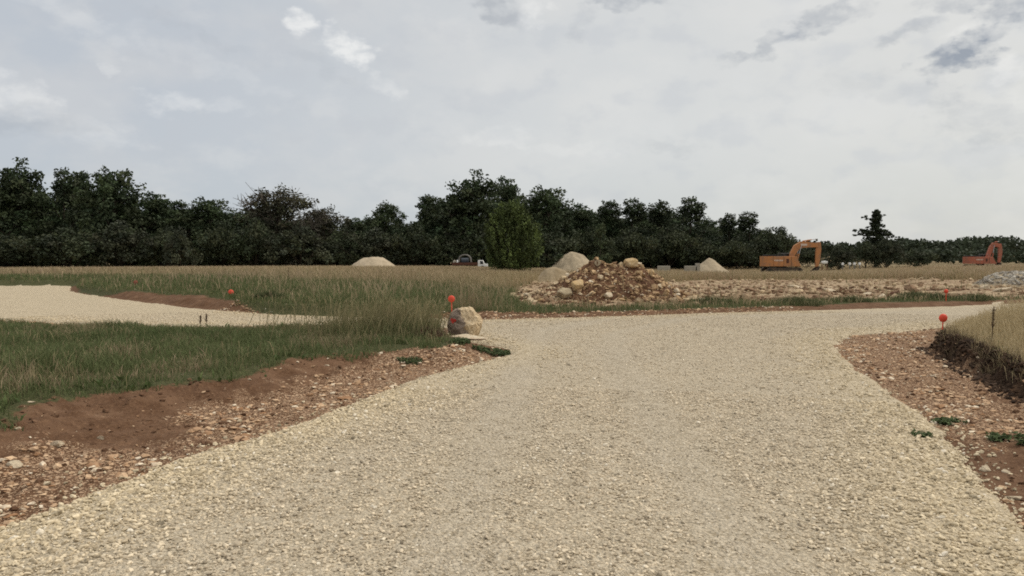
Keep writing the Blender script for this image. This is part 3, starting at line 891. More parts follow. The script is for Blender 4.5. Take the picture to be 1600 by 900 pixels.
B = 'tall dark broadleaf trees of the treeline'
TREES = [
    ('oakA', 30, 246, 140, 140, 'massive round-crowned dark tree at the left end of the treeline'),
    ('sparse', 100, 262, 75, 142, 'thin-crowned tree with sky gaps, second tall tree from the left end'),
    ('ovalB', 128, 266, 70, 150, 'loose dark tree just left of the broad tree with the sloping right shoulder'),
    ('oakB', 183, 260, 130, 138, 'broad dark tree whose crown slopes down to the right, third tall crown from the left'),
    ('ovalA', 245, 300, 85, 146, 'lower dark tree on the descending right shoulder of the broad left tree'),
    ('ovalB', 275, 312, 60, 152, 'small dark crown in the dip before the flat-topped tree at left'),
    ('oakB', 325, 307, 115, 146, 'medium flat-topped dark tree between the broad left tree and the grey-brown one'),
    ('ash', 432, 286, 150, 136, 'grey-brown tree with bare dead twigs on both shoulders of its crown'),
    ('ash', 505, 318, 95, 140, 'brownish thin tree with bare twigs, left of the pale flat-topped heap'),
    ('ovalA', 552, 340, 70, 144, 'low green tree behind and left of the pale flat-topped heap'),
    ('oakB', 600, 313, 78, 158, 'small round airy crown seen above the pale flat-topped heap'),
    ('oakA', 640, 348, 100, 142, 'low dark tree between the flat-topped heap and the white truck'),
    ('ovalB', 668, 304, 62, 144, 'dark tree on the left shoulder of the tallest central tree'),
    ('oakA', 742, 265, 145, 138, 'tallest broad dark tree of the centre, standing above the white truck'),
    ('ovalA', 792, 276, 70, 150, 'narrow dark crown right behind the tall central tree, above the round bush'),
    ('oakB', 850, 289, 118, 140, 'wide dark tree directly right of and behind the round green bush'),
    ('ovalA', 908, 318, 72, 146, 'dark tree above the grey gravel heap'),
    ('slim', 938, 345, 32, 128, 'slender lighter green tree behind the rubble heap'),
    ('ovalB', 948, 312, 56, 150, 'dark narrow crown above the left half of the rubble heap'),
    ('sparse', 985, 309, 78, 148, 'dark open-topped tree above the right half of the rubble heap'),
    ('sparse', 1032, 313, 80, 150, 'open-crowned dark tree between the rubble heap and the small pointed heap'),
    ('sparse', 1076, 307, 86, 144, 'tall knobbly dark tree above and left of the small pointed heap'),
    ('ovalA', 1050, 345, 90, 152, 'lower dense dark tree filling in beneath the knobbly crowns'),
    ('ovalB', 1100, 355, 50, 150, 'low dark tree straight above the small pointed heap'),
    ('sparse', 1140, 333, 60, 152, 'small open dark tree left of the orange excavator'),
    ('sparse', 1172, 330, 70, 148, 'domed dark tree just above the rear of the orange excavator'),
    ('ovalB', 1196, 358, 46, 152, 'low dark tree right of the domed one, behind the orange excavator'),
    ('sparse', 1219, 353, 34, 160, 'tiny airy tree standing alone against the sky above the orange excavator'),
]
for k, px, top, w, d, lab in TREES:
    put_tree(k, px, top, w, d, lab)

# lower trees and shrubs under and between the tall ones
shr = [('shrubA', 20, 358, 150, 124), ('shrubA', 110, 356, 150, 122), ('shrubB', 190, 362, 120, 124), ('shrubA', 262, 352, 100, 128), ('shrubB', 282, 358, 70, 118),
       ('shrubA', 350, 352, 100, 128), ('shrubA', 400, 350, 110, 126), ('shrubB', 470, 348, 120, 124), ('shrubA', 540, 352, 100, 128), ('shrubB', 590, 356, 110, 128),
       ('shrubA', 650, 358, 100, 130), ('shrubA', 700, 362, 110, 132), ('shrubA', 760, 355, 120, 132), ('shrubA', 860, 352, 120, 130), ('shrubA', 925, 360, 90, 134),
       ('shrubA', 985, 358, 100, 136), ('shrubA', 1045, 362, 100, 138), ('shrubA', 1100, 368, 90, 138), ('shrubA', 1150, 366, 90, 138), ('shrubA', 1205, 368, 90, 142),
       ('shrubA', -60, 356, 150, 124), ('shrubA', -150, 352, 160, 126)]
for k, px, top, w, d in shr:
    put_tree(k, px, top + RNG.uniform(-16, 10), w, d, 'dark dense shrub crowded in the understory at the foot of the tall treeline', 'understory shrubs of the treeline', cat='shrub')
back = [(955, 330, 110, 164), (1010, 326, 110, 162), (1055, 322, 100, 166), (1095, 338, 90, 164), (1155, 348, 90, 166), (915, 326, 100, 164), (870, 312, 100, 160), (800, 300, 120, 160),
        (690, 318, 100, 160), (30, 285, 150, 160), (120, 285, 130, 162), (160, 290, 120, 164), (235, 315, 120, 160), (285, 326, 110, 162), (345, 322, 110, 160), (425, 318, 140, 160),
        (500, 336, 110, 160), (585, 338, 110, 164), (625, 346, 100, 162),
        (-70, 262, 150, 150), (-170, 270, 160, 150), (70, 300, 120, 168), (215, 322, 120, 170), (380, 330, 120, 168), (480, 335, 120, 170), (700, 310, 120, 168),
        (820, 310, 110, 170), (895, 325, 110, 168), (1000, 335, 110, 170), (1120, 352, 110, 170), (560, 352, 130, 172), (300, 340, 130, 172), (640, 345, 120, 174), (1180, 362, 100, 172)]
for i, (px, top, w, d) in enumerate(back):
    put_tree(('oakA', 'oakB')[i % 2], px, top, w, d, 'dark tree in the second row, filling gaps behind the front trees of the treeline', 'second row of the treeline')

# shrubs right of the orange excavator, below the conifer
for i, (k, px, top, w, d, lab) in enumerate([
        ('shrubB', 1312, 383, 58, 122, 'rounded dull green shrub right of the orange excavator bucket'),
        ('shrubA', 1262, 385, 60, 150, 'dark shrub seen through the arch of the orange excavator arm'),
        ('shrubA', 1352, 372, 62, 140, 'dark shrub at the left foot of the lone conifer'),
        ('shrubB', 1386, 372, 60, 138, 'dull green shrub at the right foot of the lone conifer'),
        ('shrubA', 1432, 388, 70, 150, 'low dark shrub right of the lone conifer, before the far forest'),
        ('slim', 875, 392, 34, 62, 'small green sapling between the round bush and the grey gravel heap')]):
    put_tree(k, px, top, w, d, lab, cat='shrub')

# round green bush (hero)
def round_bush():
    rng = np.random.default_rng(33)
    d = 60.0
    x = (799 - 800) / FPX * d; g = hz(x, d)
    H = EYE + (HZ - 319) * d / FPX - g; W = 81 * d / FPX
    root = empty('round_bush', (x, d, g), 0, 'upright egg-shaped bright green bush standing alone in the dry grass', 'bush')
    cent, rads, cols, segs = [], [], [], []
    Vs, Cs = [], []
    for i in range(1500):                        # steep ascending sprays, as on a clipped hornbeam
        t = rng.random() ** .9
        a = rng.uniform(0, 6.28)
        R = W / 2 * crown_radius(t, 'egg') * (1 + .12 * math.sin(3 * a + 5 * t) + .09 * math.sin(7 * a + 9 * t) + (.14 if rng.random() < .08 else 0))
        rr = R * rng.random() ** .30
        z = H * (.05 + .86 * t + (.06 * rng.random() if rng.random() < .3 else 0))
        p = np.array([math.cos(a) * rr, math.sin(a) * rr, z])
        out = np.array([math.cos(a), math.sin(a), 0])
        dr = out * rng.uniform(.1, .55) + np.array([0, 0, 1]) + rng.normal(0, .15, 3); dr /= np.linalg.norm(dr)
        L = rng.uniform(.35, .75)
        k = 15
        s = rng.random(k) * L
        c = p + dr * s[:, None] + rng.normal(0, .06, (k, 3))
        u = dr + rng.normal(0, .7, (k, 3)); u /= np.linalg.norm(u, axis=1)[:, None]
        w = np.cross(u, rng.normal(size=(k, 3))); w /= np.linalg.norm(w, axis=1)[:, None]
        sz = rng.uniform(.10, .20, (k, 1))
        Vs.append(np.stack([c - u * sz * .5, c + w * sz * .34, c + u * sz * .5, c - w * sz * .34], 1).reshape(-1, 3))
        col = np.array((.076, .100, .031)) * rng.uniform(.45, 1.55) * (1 + .35 * math.sin(4 * a + 7 * t))
        Cs.append(np.repeat(col[None] * rng.uniform(.8, 1.2, (k, 1)), 4, 0))
        if i % 30 == 0: segs.append(((rng.normal(0, .12), rng.normal(0, .12), .1), p, .05, .015))
    for k in range(6):
        a = k * 1.05; segs.append(((math.cos(a) * .12, math.sin(a) * .12, -.2), (math.cos(a) * .5, math.sin(a) * .5, H * .45), .07, .04))
    V, F = tubes_mesh(segs); np_mesh('stems', V, F, M_bark, parent=root)
    V = np.concatenate(Vs); np_mesh('crown', V, np.arange(len(V)).reshape(-1, 4), M_leaf, colors=np.concatenate(Cs), parent=root)
round_bush()

# lone conifer
def conifer():
    rng = np.random.default_rng(44)
    d = 150.0; x = (1367 - 800) / FPX * d; g = hz(x, d)
    H = EYE + (HZ - 326) * d / FPX - g
    root = empty('conifer', (x, d, g - .05), 0, 'lone ragged conifer with spreading lower limbs against the sky, right of the orange excavator', 'tree')
    segs = [((0, 0, -.4), (.05, 0, H * .5), .22, .13), ((.05, 0, H * .5), (0.1, 0, H * .98), .13, .03)]
    cent, rads, cols = [], [], []
    def limb(z, a, L, rise, droop):
        p0 = np.array([.05, 0, z]); e = np.array([math.cos(a), math.sin(a), 0])
        prev = p0
        n = max(3, int(L / .5))
        for i in range(1, n + 1):
            s = i / n
            p = p0 + e * L * s + np.array([0, 0, rise * s - droop * s * s])
            segs.append((prev, p, .07 * (1 - s) + .025, .07 * (1 - s - .1) + .025)); prev = p
            if s > .18:
                for q in range(2):
                    cent.append(p + rng.normal(0, .18, 3) + np.array([0, 0, .05])); rads.append(rng.uniform(.26, .5) * (.7 + .4 * (1 - s)))
                    cols.append(np.array((.034, .044, .022)) * rng.uniform(.65, 1.35))
    for k in range(58):
        t = k / 58
        z = H * (.22 + .74 * t)
        L = 4.3 * (1 - t) ** .9 * rng.uniform(.35, 1.05) + .25
        limb(z, k * 2.4 + rng.normal(0, .3), L, L * .25, L * .30)
    limb(H * .60, 3.05, 4.0, .9, .5); limb(H * .58, 3.3, 3.7, .5, .3); limb(H * .56, 2.8, 3.6, .2, .2)
    limb(H * .78, 3.1, 2.5, 1.2, .2)
    limb(H * .62, 0.1, 3.2, .3, .6); limb(H * .55, -.1, 4.7, .9, 1.6); limb(H * .58, .3, 3.4, .2, .3); limb(H * .86, .2, 1.2, .4, .1)
    cent.append(np.array([.1, 0, H * .97])); rads.append(.22); cols.append(np.array((.03, .04, .02)))
    V, F = tubes_mesh(segs); np_mesh('trunk', V, F, M_bark, parent=root, smooth=True)
    V, F, C = leaves_mesh(cent, rads, [int(52 * (r / .38) ** 2) + 12 for r in rads], .22, cols, rng, .6)
    np_mesh('crown', V, F, M_leaf, colors=C, parent=root)
conifer()

# far forest on the horizon
def far_forest():
    rng = np.random.default_rng(55)
    Vs, Cs = [], []
    n = 1150
    px = np.concatenate([rng.uniform(860, 1950, 900), rng.uniform(1395, 2000, 250)])
    for i, p in enumerate(px):
        near = i >= 900
        d = rng.uniform(190, 250) if near else rng.uniform(420, 620)
        x = (p - 800) / FPX * d; g = hz(x, d)
        top = 376 + 4 * math.sin(p * .011) + 2.5 * math.sin(p * .043 + 1) + rng.normal(0, 2.0) + (d - 420) * -.004
        if near: top = 391 + 3 * math.sin(p * .02) + rng.normal(0, 2.0)
        h = (EYE + (HZ - top) * d / FPX - g); w = rng.uniform(3, 5) if near else rng.uniform(5, 10)
        k = 70
        dd = rng.normal(size=(k, 3)); dd /= np.linalg.norm(dd, axis=1)[:, None]
        dd *= rng.random((k, 1)) ** .33
        c = np.array([x, d, g + h * .55]) + dd * np.array([w / 2, w / 2, h * .45])
        u = rng.normal(size=(k, 3)); u /= np.linalg.norm(u, axis=1)[:, None]
        q = np.cross(u, rng.normal(size=(k, 3))); q /= np.linalg.norm(q, axis=1)[:, None]
        s = rng.uniform(.5, 1.1, (k, 1)) if near else rng.uniform(1.3, 2.6, (k, 1))
        Vs.append(np.stack([c - u * s * .5, c + q * s * .4, c + u * s * .5, c - q * s * .4], 1).reshape(-1, 3))
        col = np.array((.040, .052, .030)) * rng.uniform(.7, 1.3)
        Cs.append(np.repeat(col[None] * rng.uniform(.8, 1.2, (k, 1)), 4, 0))
    V = np.concatenate(Vs)
    o = np_mesh('far_forest', V, np.arange(len(V)).reshape(-1, 4), M_leaf, colors=np.concatenate(Cs))
    tag(o, 'long low band of dark forest on the horizon behind the excavators', 'forest', kind='stuff')
far_forest()

# ------------------------------------------------------------------ heaps
def heap(name, px, d, wpx, toprow, label, mat, seed, flat=0.0, elong=1.0, sharp=1.3, cat='gravel heap', base=None, ext_x=0, ragged=.05):
    x = (px - 800) / FPX * d; g = hz(x, d) if base is None else base
    Ht = EYE + (HZ - toprow) * d / FPX - g
    W = wpx * d / FPX / 2
    n = 90
    u = np.linspace(-1.25, 1.25, n); UX, UY = np.meshgrid(u, u)
    r = np.hypot(UX, UY) * (1 + .10 * (fbm(UX * 2 + seed, UY * 2, seed) - .5) * 2)
    h = (1 - r) / (1 - flat)
    kk = 5.5
    top = -np.log(np.exp(-kk * h) + math.exp(-kk * 1.0)) / kk          # rounded crest
    prof = np.log1p(np.exp(9 * top)) / 9 - .03                           # flared foot
    prof = prof / prof.max()
    prof = np.where(r > 1.2, -.05, prof)
    prof = prof * (1 + .07 * (fbm(UX * 3 + seed, UY * 3, seed + 2) - .5) * 2)
    gul = fbm(np.arctan2(UY, UX) * 3.5 + seed, r * .8, seed + 9) - .5      # run-off channels down the slopes
    prof = prof + .06 * gul * sst(.15, .5, r) * sst(1.0, .7, r)
    X, Y = UX * W, UY * W * elong
    Z = prof * Ht + ragged * Ht * (fbm(X * 2.2 + seed, Y * 2.2, seed + 3) - .5) * 2 * (prof > .02) + .025 * (fbm(X * 9, Y * 9, seed + 5) - .5)
    gz = height((X + x).ravel(), (Y + d).ravel()).reshape(X.shape) - g
    Z = np.where(prof > 0, Z + gz * (1 - np.clip(prof, 0, 1)), gz - .15)
    V = np.stack([X.ravel(), Y.ravel(), Z.ravel()], -1)
    i, j = np.meshgrid(np.arange(n - 1), np.arange(n - 1), indexing='ij')
    q = np.stack([i * n + j, i * n + j + 1, (i + 1) * n + j + 1, (i + 1) * n + j], -1).reshape(-1, 4)
    o = np_mesh(name, V, q, mat, smooth=True); o.location = (x, d, g)
    tag(o, label, cat)
    return o, x, g, Ht, W, (X, Y, Z)

heap('gravel_heap', 583, 78, 96, 401, 'pale flat-topped gravel heap in the dry field before the treeline', M_heap, 3, flat=.34)
heap('gravel_heap', 895, 62, 96, 392, 'tall grey rounded gravel heap behind the left flank of the rubble heap', M_heapg, 5, flat=.14)
heap('gravel_heap', 866, 47, 76, 417.5, 'low tan gravel heap in front of the tall grey one, beside the round bush', M_heapt, 8, flat=.30)
heap('gravel_heap', 1108, 84, 76, 404, 'small pointed sand-coloured heap left of the orange excavator', M_heapg, 12, flat=.05)

def rock(name, loc, size, mat, label=None, cat='rock', group=None, seed=1, scl=(1, 1, 1), rz=0, tilt=0, sink=.15, cuts=2, parent=None):
    rng = np.random.default_rng(seed)
    bm = bmesh.new()
    pts = rng.normal(size=(16, 3)); pts /= np.linalg.norm(pts, axis=1)[:, None]
    pts *= rng.uniform(.75, 1.05, (16, 1))
    for p in pts: bm.verts.new(p)
    r = bmesh.ops.convex_hull(bm, input=bm.verts)
    bmesh.ops.delete(bm, geom=[v for v in bm.verts if not v.link_faces], context='VERTS')
    bmesh.ops.bevel(bm, geom=list(bm.edges), offset=.07, segments=1, affect='EDGES')
    bmesh.ops.triangulate(bm, faces=bm.faces)
    bmesh.ops.subdivide_edges(bm, edges=list(bm.edges), cuts=cuts, use_grid_fill=True)
    co = np.array([v.co[:] for v in bm.verts])
    nz = (fbm(co[:, 0] * 2 + seed, co[:, 1] * 2 + co[:, 2] * 1.3, seed) - .5) * .22 + (fbm(co[:, 0] * 7 + co[:, 2] * 3, co[:, 1] * 7 - co[:, 2] * 4, seed + 7) - .5) * .10
    for v, k in zip(bm.verts, nz): v.co = v.co * (1 + k)
    bmesh.ops.transform(bm, matrix=Matrix.Rotation(tilt, 4, 'Y') @ Matrix.Diagonal((size * scl[0], size * scl[1], size * scl[2], 1)), verts=bm.verts)
    zmin = min(v.co.z for v in bm.verts)
    bmesh.ops.translate(bm, vec=(0, 0, -zmin - sink * size), verts=bm.verts)
    o = bm_obj(name, bm, mat, parent)
    o.location = loc; o.rotation_euler = (0, 0, rz)
    return tag(o, label, cat, group) if parent is None else o

# main rubble heap: soil mound, its small stones, and blocks that lie on it
def rubble_heap():
    cx, cy = G(960, 470, .15)
    d = cy + 1.6
    x0 = (958 - 800) / FPX * d
    root = empty('rubble_heap', (x0, d, 0), 0, 'big heap of red-brown soil and broken tan stone beyond the road', 'rubble heap')
    n = 150
    u = np.linspace(-4.6, 3.6, n); v = np.linspace(-2.6, 2.6, n)
    X, Y = np.meshgrid(u, v)
    sc = d / FPX
    def prof(X, Y):
        e = lambda cx, cy, sx, sy, h: h * np.clip(1 - np.sqrt(((X - cx) / sx) ** 2 + ((Y - cy) / sy) ** 2), 0, 1) ** .92
        a = e(-.55, .1, 2.1, 1.9, 1.46); b = e(.70, .1, 2.0, 1.8, 1.36); c = e(-2.2, -.5, 1.5, 1.2, .42); m = e(.1, .1, 2.7, 2.0, 1.36)
        dd = e(-2.9, -.3, 1.0, 1.0, .28)
        h = np.maximum.reduce([a, b, c, m, dd])
        return h * .93 + .16 * (fbm(X * 1.6 + 5, Y * 1.6, 201) - .5) * sst(0, .2, h) + .10 * (fbm(X * 5, Y * 5, 203) - .5) * sst(0, .2, h)
    PH = prof(X, Y)
    gz = height((X + x0).ravel(), (Y + d).ravel()).reshape(X.shape)
    Z = np.where(PH > .01, gz + PH, gz - .12)
    i, j = np.meshgrid(np.arange(n - 1), np.arange(n - 1), indexing='ij')
    q = np.stack([i * n + j, i * n + j + 1, (i + 1) * n + j + 1, (i + 1) * n + j], -1).reshape(-1, 4)
    np_mesh('mound', np.stack([X.ravel(), Y.ravel(), Z.ravel()], -1), q, M_soilheap, parent=root)
    m = 5200
    sx, sy = RNG.uniform(-4.2, 3.2, m), RNG.uniform(-2.4, 2.4, m)
    ph = prof(sx, sy); k = (ph > .06) | ((RNG.random(m) < .22) & (np.abs(sy + .4) < 1.9))
    sx, sy, ph = sx[k], sy[k], ph[k]; m = len(sx)
    zz = height(sx + x0, sy + d) + np.maximum(ph, 0)
    size = .024 + .125 * RNG.random(m) ** 4.2
    c = mixc((.16, .088, .050), (.54, .385, .22), RNG.random(m) ** .85)
    w = RNG.random(m) < .12; c[w] = mixc((.50, .38, .23), (.62, .53, .40), RNG.random(w.sum()))
    lowl = sx < -1.9; c[lowl] = mixc((.33, .23, .14), (.56, .45, .30), RNG.random(lowl.sum()))
    V, F, C = stones(np.stack([sx, sy, zz + size * .15], -1), size, c, .75, 'ico', 1.6)
    np_mesh('broken_stone', V, F, M_rubble, colors=C, parent=root)['kind'] = 'stuff'
    return x0, d, prof
HX, HY, HPROF = rubble_heap()

def on_heap(px, row):
    """first point of the heap met along that line of sight"""
    dr = ray(px, row)
    for Y in np.arange(HY - 3.2, HY + 2.4, .03):
        t = Y / dr[1]; x = dr[0] * t; z = EYE + dr[2] * t
        h = hz(x, Y) + max(0, float(HPROF(np.array([x - HX]), np.array([Y - HY]))[0]))
        if z <= h: return (x, Y, h)
    return (x, Y, h)
BL = [
    (901, 452, .30, M_block_y, 'ochre-yellow block leaning at the front left foot of the rubble heap', (1, .8, 1.1), .3),
    (882, 462, .34, M_block_g, 'large grey-tan block lying left of the ochre block at the foot of the rubble heap', (1.25, .8, .72), .1),
    (986, 416, .27, M_block_y, 'pale orange-tinted boulder perched on the crest of the rubble heap', (1.35, .9, .8), .15),
    (1012, 419, .19, M_block_w, 'smaller pale block right of the crest boulder on the rubble heap', (1.3, .9, .7), .3),
    (1018, 430, .17, M_block_y, 'yellowish block on the upper right slope of the rubble heap', (1.1, .9, .9), -.2),
    (934, 414, .14, M_block_g, 'small grey block near the left top of the rubble heap', (1.1, .9, 1), .1),
    (1058, 456, .16, M_block_w, 'pale tan stone at the lower right foot of the rubble heap', (1.2, .9, .8), .1),
    (921, 463, .15, M_block_w, 'slim whitish slab lying aslant right of the ochre block', (1.6, .7, .35), .5),
    (838, 450, .17, M_block_w, 'pale stone at the far left tip of the rubble heap spill', (1.5, .9, .6), 0),
    (822, 461, .14, M_block_w, 'pale low stone in the grass at the left end of the heap spill', (1.5, .9, .6), 0),
    (846, 471, .12, M_block_y, 'pinkish tan stone in the grass edge below the heap spill', (1.3, .9, .7), .1),
    (951, 465, .20, M_block_w, 'tan block with a pale edge at the front foot of the rubble heap', (1.2, .9, .8), .2),
]
for i, (px, row, s, mt, lab, scl, tl) in enumerate(BL):
    p = on_heap(px, row)
    rock('limestone_block', (p[0], p[1], p[2] - .02), s, mt, lab, 'rock', None, 300 + i, scl, i * 1.3, tl, .25)

# ------------------------------------------------------------------ boulder by the junction
def boulder():
    x, y = G(727, 531, .02)
    y += .30
    x = (727 - 800) / FPX * y
    g = hz(x, y)
    rng = np.random.default_rng(77)
    bm = bmesh.new()
    # hand-shaped: undercut base, flat shaded left front face, knobbly bright right and top
    pts = [(-.33, -.16, .10), (-.28, -.24, .28), (-.36, -.05, .30), (-.30, -.10, .52), (-.14, -.30, .22), (-.04, -.27, .06), (-.12, -.24, .46),
           (-.20, .12, .60), (-.02, -.16, .62), (.10, -.10, .63), (.16, .10, .58), (.06, -.30, .30), (.22, -.26, .34), (.35, -.10, .30), (.33, .12, .34),
           (.30, -.05, .44), (.18, -.20, .03), (.24, .05, .02), (-.20, .24, .10), (-.25, .25, .40), (.10, .30, .40), (.10, .28, .05), (-.26, -.04, .02), (0, .1, .0), (.20, -.16, .50)]
    for p in pts: bm.verts.new((p[0], p[1], p[2]))
    bmesh.ops.convex_hull(bm, input=bm.verts)
    bmesh.ops.delete(bm, geom=[v for v in bm.verts if not v.link_faces], context='VERTS')
    bmesh.ops.bevel(bm, geom=list(bm.edges), offset=.018, segments=1, affect='EDGES')
    bmesh.ops.triangulate(bm, faces=bm.faces)
    bmesh.ops.subdivide_edges(bm, edges=list(bm.edges), cuts=5, use_grid_fill=True)
    bm.normal_update()
    co = np.array([v.co[:] for v in bm.verts]); no = np.array([v.normal[:] for v in bm.verts])
    rough = sst(-.12, .06, co[:, 0] * .9 + co[:, 2] * .35 - .08)
    nz = (fbm(co[:, 0] * 9 + 3, co[:, 1] * 9 + co[:, 2] * 8, 401) - .5) * .11 * (.35 + .65 * rough) + (fbm(co[:, 0] * 28, co[:, 1] * 26 + co[:, 2] * 30, 405) - .5) * .035
    for v, n_, k in zip(bm.verts, no, nz): v.co = v.co + Vector(n_) * k
    me = bpy.data.meshes.new('boulder')
    bmesh.ops.recalc_face_normals(bm, faces=bm.faces)
    bvh = BVHTree.FromBMesh(bm)
    bm.to_mesh(me); bm.free()
    # cream and grey stone; shade painted into left face, light into right, top
    m, nt, b = new_mat('boulder_two_tone'); N = NT(nt)
    oc = N.n('ShaderNodeTexCoord').outputs['Object']
    sep = N.n('ShaderNodeSeparateXYZ'); N.l(oc, sep.inputs[0])
    f1 = N.noise(oc, 7, 5, .6); f2 = N.noise(oc, 22, 5, .65); f3 = N.noise(oc, 60, 4, .6)
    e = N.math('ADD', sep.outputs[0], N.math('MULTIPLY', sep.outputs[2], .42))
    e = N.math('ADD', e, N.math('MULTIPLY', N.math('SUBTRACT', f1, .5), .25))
    lit_face = N.mix(N.sstep(f2, .35, .65), (.50, .38, .235), (.74, .60, .41))
    lit_face = N.mix(N.sstep(f1, .55, .68, 0, .6), lit_face, (.58, .42, .25))
    shaded_face = N.mix(N.sstep(f2, .35, .65), (.185, .142, .112), (.30, .235, .185))  # grey-brown stone darkened to carry the left face's shade
    col = N.mix(N.sstep(e, .10, .17), shaded_face, lit_face)
    col = N.mix(N.sstep(f3, .55, .75, 0, .4), col, (.22, .17, .13))
    N.l(col, b.inputs['Base Color']); spec(b, .92, .12)
    N.l(N.bump(N.math('ADD', f2, N.math('MULTIPLY', f3, .5)), .6, .03), b.inputs['Normal'])
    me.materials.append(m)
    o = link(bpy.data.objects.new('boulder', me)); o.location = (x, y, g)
    tag(o, 'large cream boulder with grey left face and red paint mark at the gravel junction', 'boulder')
    # sprayed mark laid on the surface of the left face
    V = []; n = 13
    c0 = Vector((-.22, -1.5, .38)); Vn = {}
    Fs = []
    for i in range(n):
        for j in range(n):
            u, w = (i / (n - 1) - .5) * 2, (j / (n - 1) - .5) * 2
            p = c0 + Vector((u * .068, 0, w * .055))
            hit = bvh.ray_cast(p, Vector((0, 1, 0)))
            if hit[0] is not None:
                Vn[(i, j)] = len(V); V.append(hit[0] + hit[1] * .006)
    for i in range(n - 1):
        for j in range(n - 1):
            u, w = ((i + .5) / (n - 1) - .5) * 2, ((j + .5) / (n - 1) - .5) * 2
            a = math.atan2(w, u)
            if math.hypot(u * (1 - .25 * w), w) < .80 + .14 * math.sin(3 * a + 1) + .08 * math.sin(7 * a):
                ks = [(i, j), (i + 1, j), (i + 1, j + 1), (i, j + 1)]
                if all(k in Vn for k in ks): Fs.append([Vn[k] for k in ks])
    np_mesh('paint_mark', np.array([v[:] for v in V]), np.array(Fs), M_paint, parent=o, smooth=True)
    return x, y, g
BX, BY, BZ = boulder()
p = G(726, 541)
rock('flat_stone', (p[0] + .02, p[1] + .12, hz(p[0], p[1]) + .03), .34, M_block_w, 'flat pale stone lying on the gravel just under the boulder', 'stone', None, 512, (1.5, .8, .22), .2, .05, .1)

# single stones one notices on the soil
ST_ = [(283, 566, .085, 'flat pale slab at the grass edge of the bare soil on the left', (1.7, .8, .35)),
      (50, 637, .05, 'small white stone at the corner of the soil by the tall green grass', (1.4, .8, .5)),
      (257, 566, .045, 'little pale stone left of the flat slab at the grass edge', (1, .8, .6)),
      (157, 686, .07, 'whitish stone where the smooth soil meets the stony strip on the left', (1.1, .8, .7)),
      (88, 698, .09, 'rounded tan-pink stone on the red stony strip near the left frame edge', (1.2, .9, .7)),
      (28, 671, .05, 'white stone on the dark soil below the tall green grass', (1.3, .8, .6)),
      (22, 728, .12, 'broad pale grey-pink stone on the stony strip at the left frame edge', (1.4, .9, .5)),
      (390, 593, .04, 'white chip alone on the smooth soil of the left verge', (1.1, .8, .6)),
      (511, 577, .06, 'flat pink-white stone on the upper soil toward the boulder', (1.7, .8, .4)),
      (752, 565, .075, 'round tan stone among the weeds below the boulder', (1.2, .9, .8)),
      (1585, 780, .07, 'white flat stone on dark soil at the right frame edge', (1.5, .9, .5)),
      (1538, 735, .085, 'pale block on the dark soil right of the road', (1.2, .9, .6)),
      (1572, 738, .06, 'small white stone right of the pale block on dark soil', (1, .9, .7)),
      (1570, 584, .05, 'light pebble-like stone at the foot of the dark bank', (1.2, .9, .6)),
      (213, 455, .10, 'whitish stone lying high on the soil bank beside the track', (1.5, .9, .6)),
      (252, 463, .13, 'largest white stone on the soil bank beside the track', (1.3, .9, .7)),
      (284, 468, .10, 'white stone on the soil bank nearest the bright red marker', (1.4, .9, .6))]
for i, (px, row, s, lab, scl) in enumerate(ST_):
    z0 = .15 if px < 320 and row < 600 and row > 500 else (.2 if row < 480 else .03)
    x, y = G(px, row, z0)
    for _ in range(6):
        x, y = G(px, row, hz(x, y))
    rock('loose_stone', (x, y, hz(x, y)), s * .62, M_block_w, lab, 'stone', None, 540 + i, scl, i * .9, .1, .3)

# red-brown clod with a pale stone, beyond the road on the right
for (px, row, s, mt, lab, scl) in [(1398, 466, .27, M_block_r, 'dark red-brown clod of earth standing in the bare worked ground', (1.5, 1.0, .8)),
                                   (1376, 467, .26, M_block_w, 'pale rounded rock beside the dark red-brown clod', (1.1, .8, .8)),
                                   (1356, 461, .24, M_block_w, 'flat tan slab left of the pale rounded rock', (1.5, .9, .5)),
                                   (1296, 455, .32, M_block_w, 'tilted pale slab on the bare ground in the middle of the worked strip', (1.6, .9, .5)),
                                   (1245, 452, .32, M_block_w, 'wide pale rock ledge on the bare ground below the orange excavator', (1.8, 1.0, .45)),
                                   (1425, 456, .22, M_block_y, 'ochre slab right of the dark red-brown clod', (1.6, .9, .5)),
                                   (1535, 452, .30, M_block_w, 'pale tilted slab below the grey stone heap near the frame edge', (1.3, .8, .7)),
                                   (1566, 458, .30, M_block_w, 'broad pale rock under the grey stone heap at the frame edge', (1.6, .9, .5)),
                                   (1558, 471, .18, M_block_w, 'whitish flat rock at the road edge near the right frame edge', (1.9, .9, .4))]:
    x, y = G(px, row, .1)
    rock('limestone_block', (x, y, hz(x, y) - .02), s, mt, lab, 'rock', None, int(px) + 3, scl, px * .01, .2, .22)

# grey stone heap at the right edge
def stone_heap():
    d = 40.0
    o, x, g, Ht, W, XYZ = heap('stone_heap', 1592, d, 132, 426, 'long low heap of grey-white stones at the right frame edge', M_heapg, 15, flat=.5, elong=.7, cat='stone heap', ragged=.08)
    X, Y, Z = (a.ravel() for a in XYZ)
    k = RNG.integers(0, len(X), 2600)
    inside = Z[k] > .10
    k = k[inside]; m = len(k)
    P = np.stack([X[k] + RNG.normal(0, .03, m), Y[k] + RNG.normal(0, .03, m), Z[k]], -1)
    size = .04 + .11 * RNG.random(m) ** 2
    c = mixc((.22, .195, .165), (.46, .425, .36), RNG.random(m))
    V, F, C = stones(P, size, c, .75)
    np_mesh('piled_stones', V, F, M_rubble, colors=C, parent=o)['kind'] = 'stuff'
stone_heap()

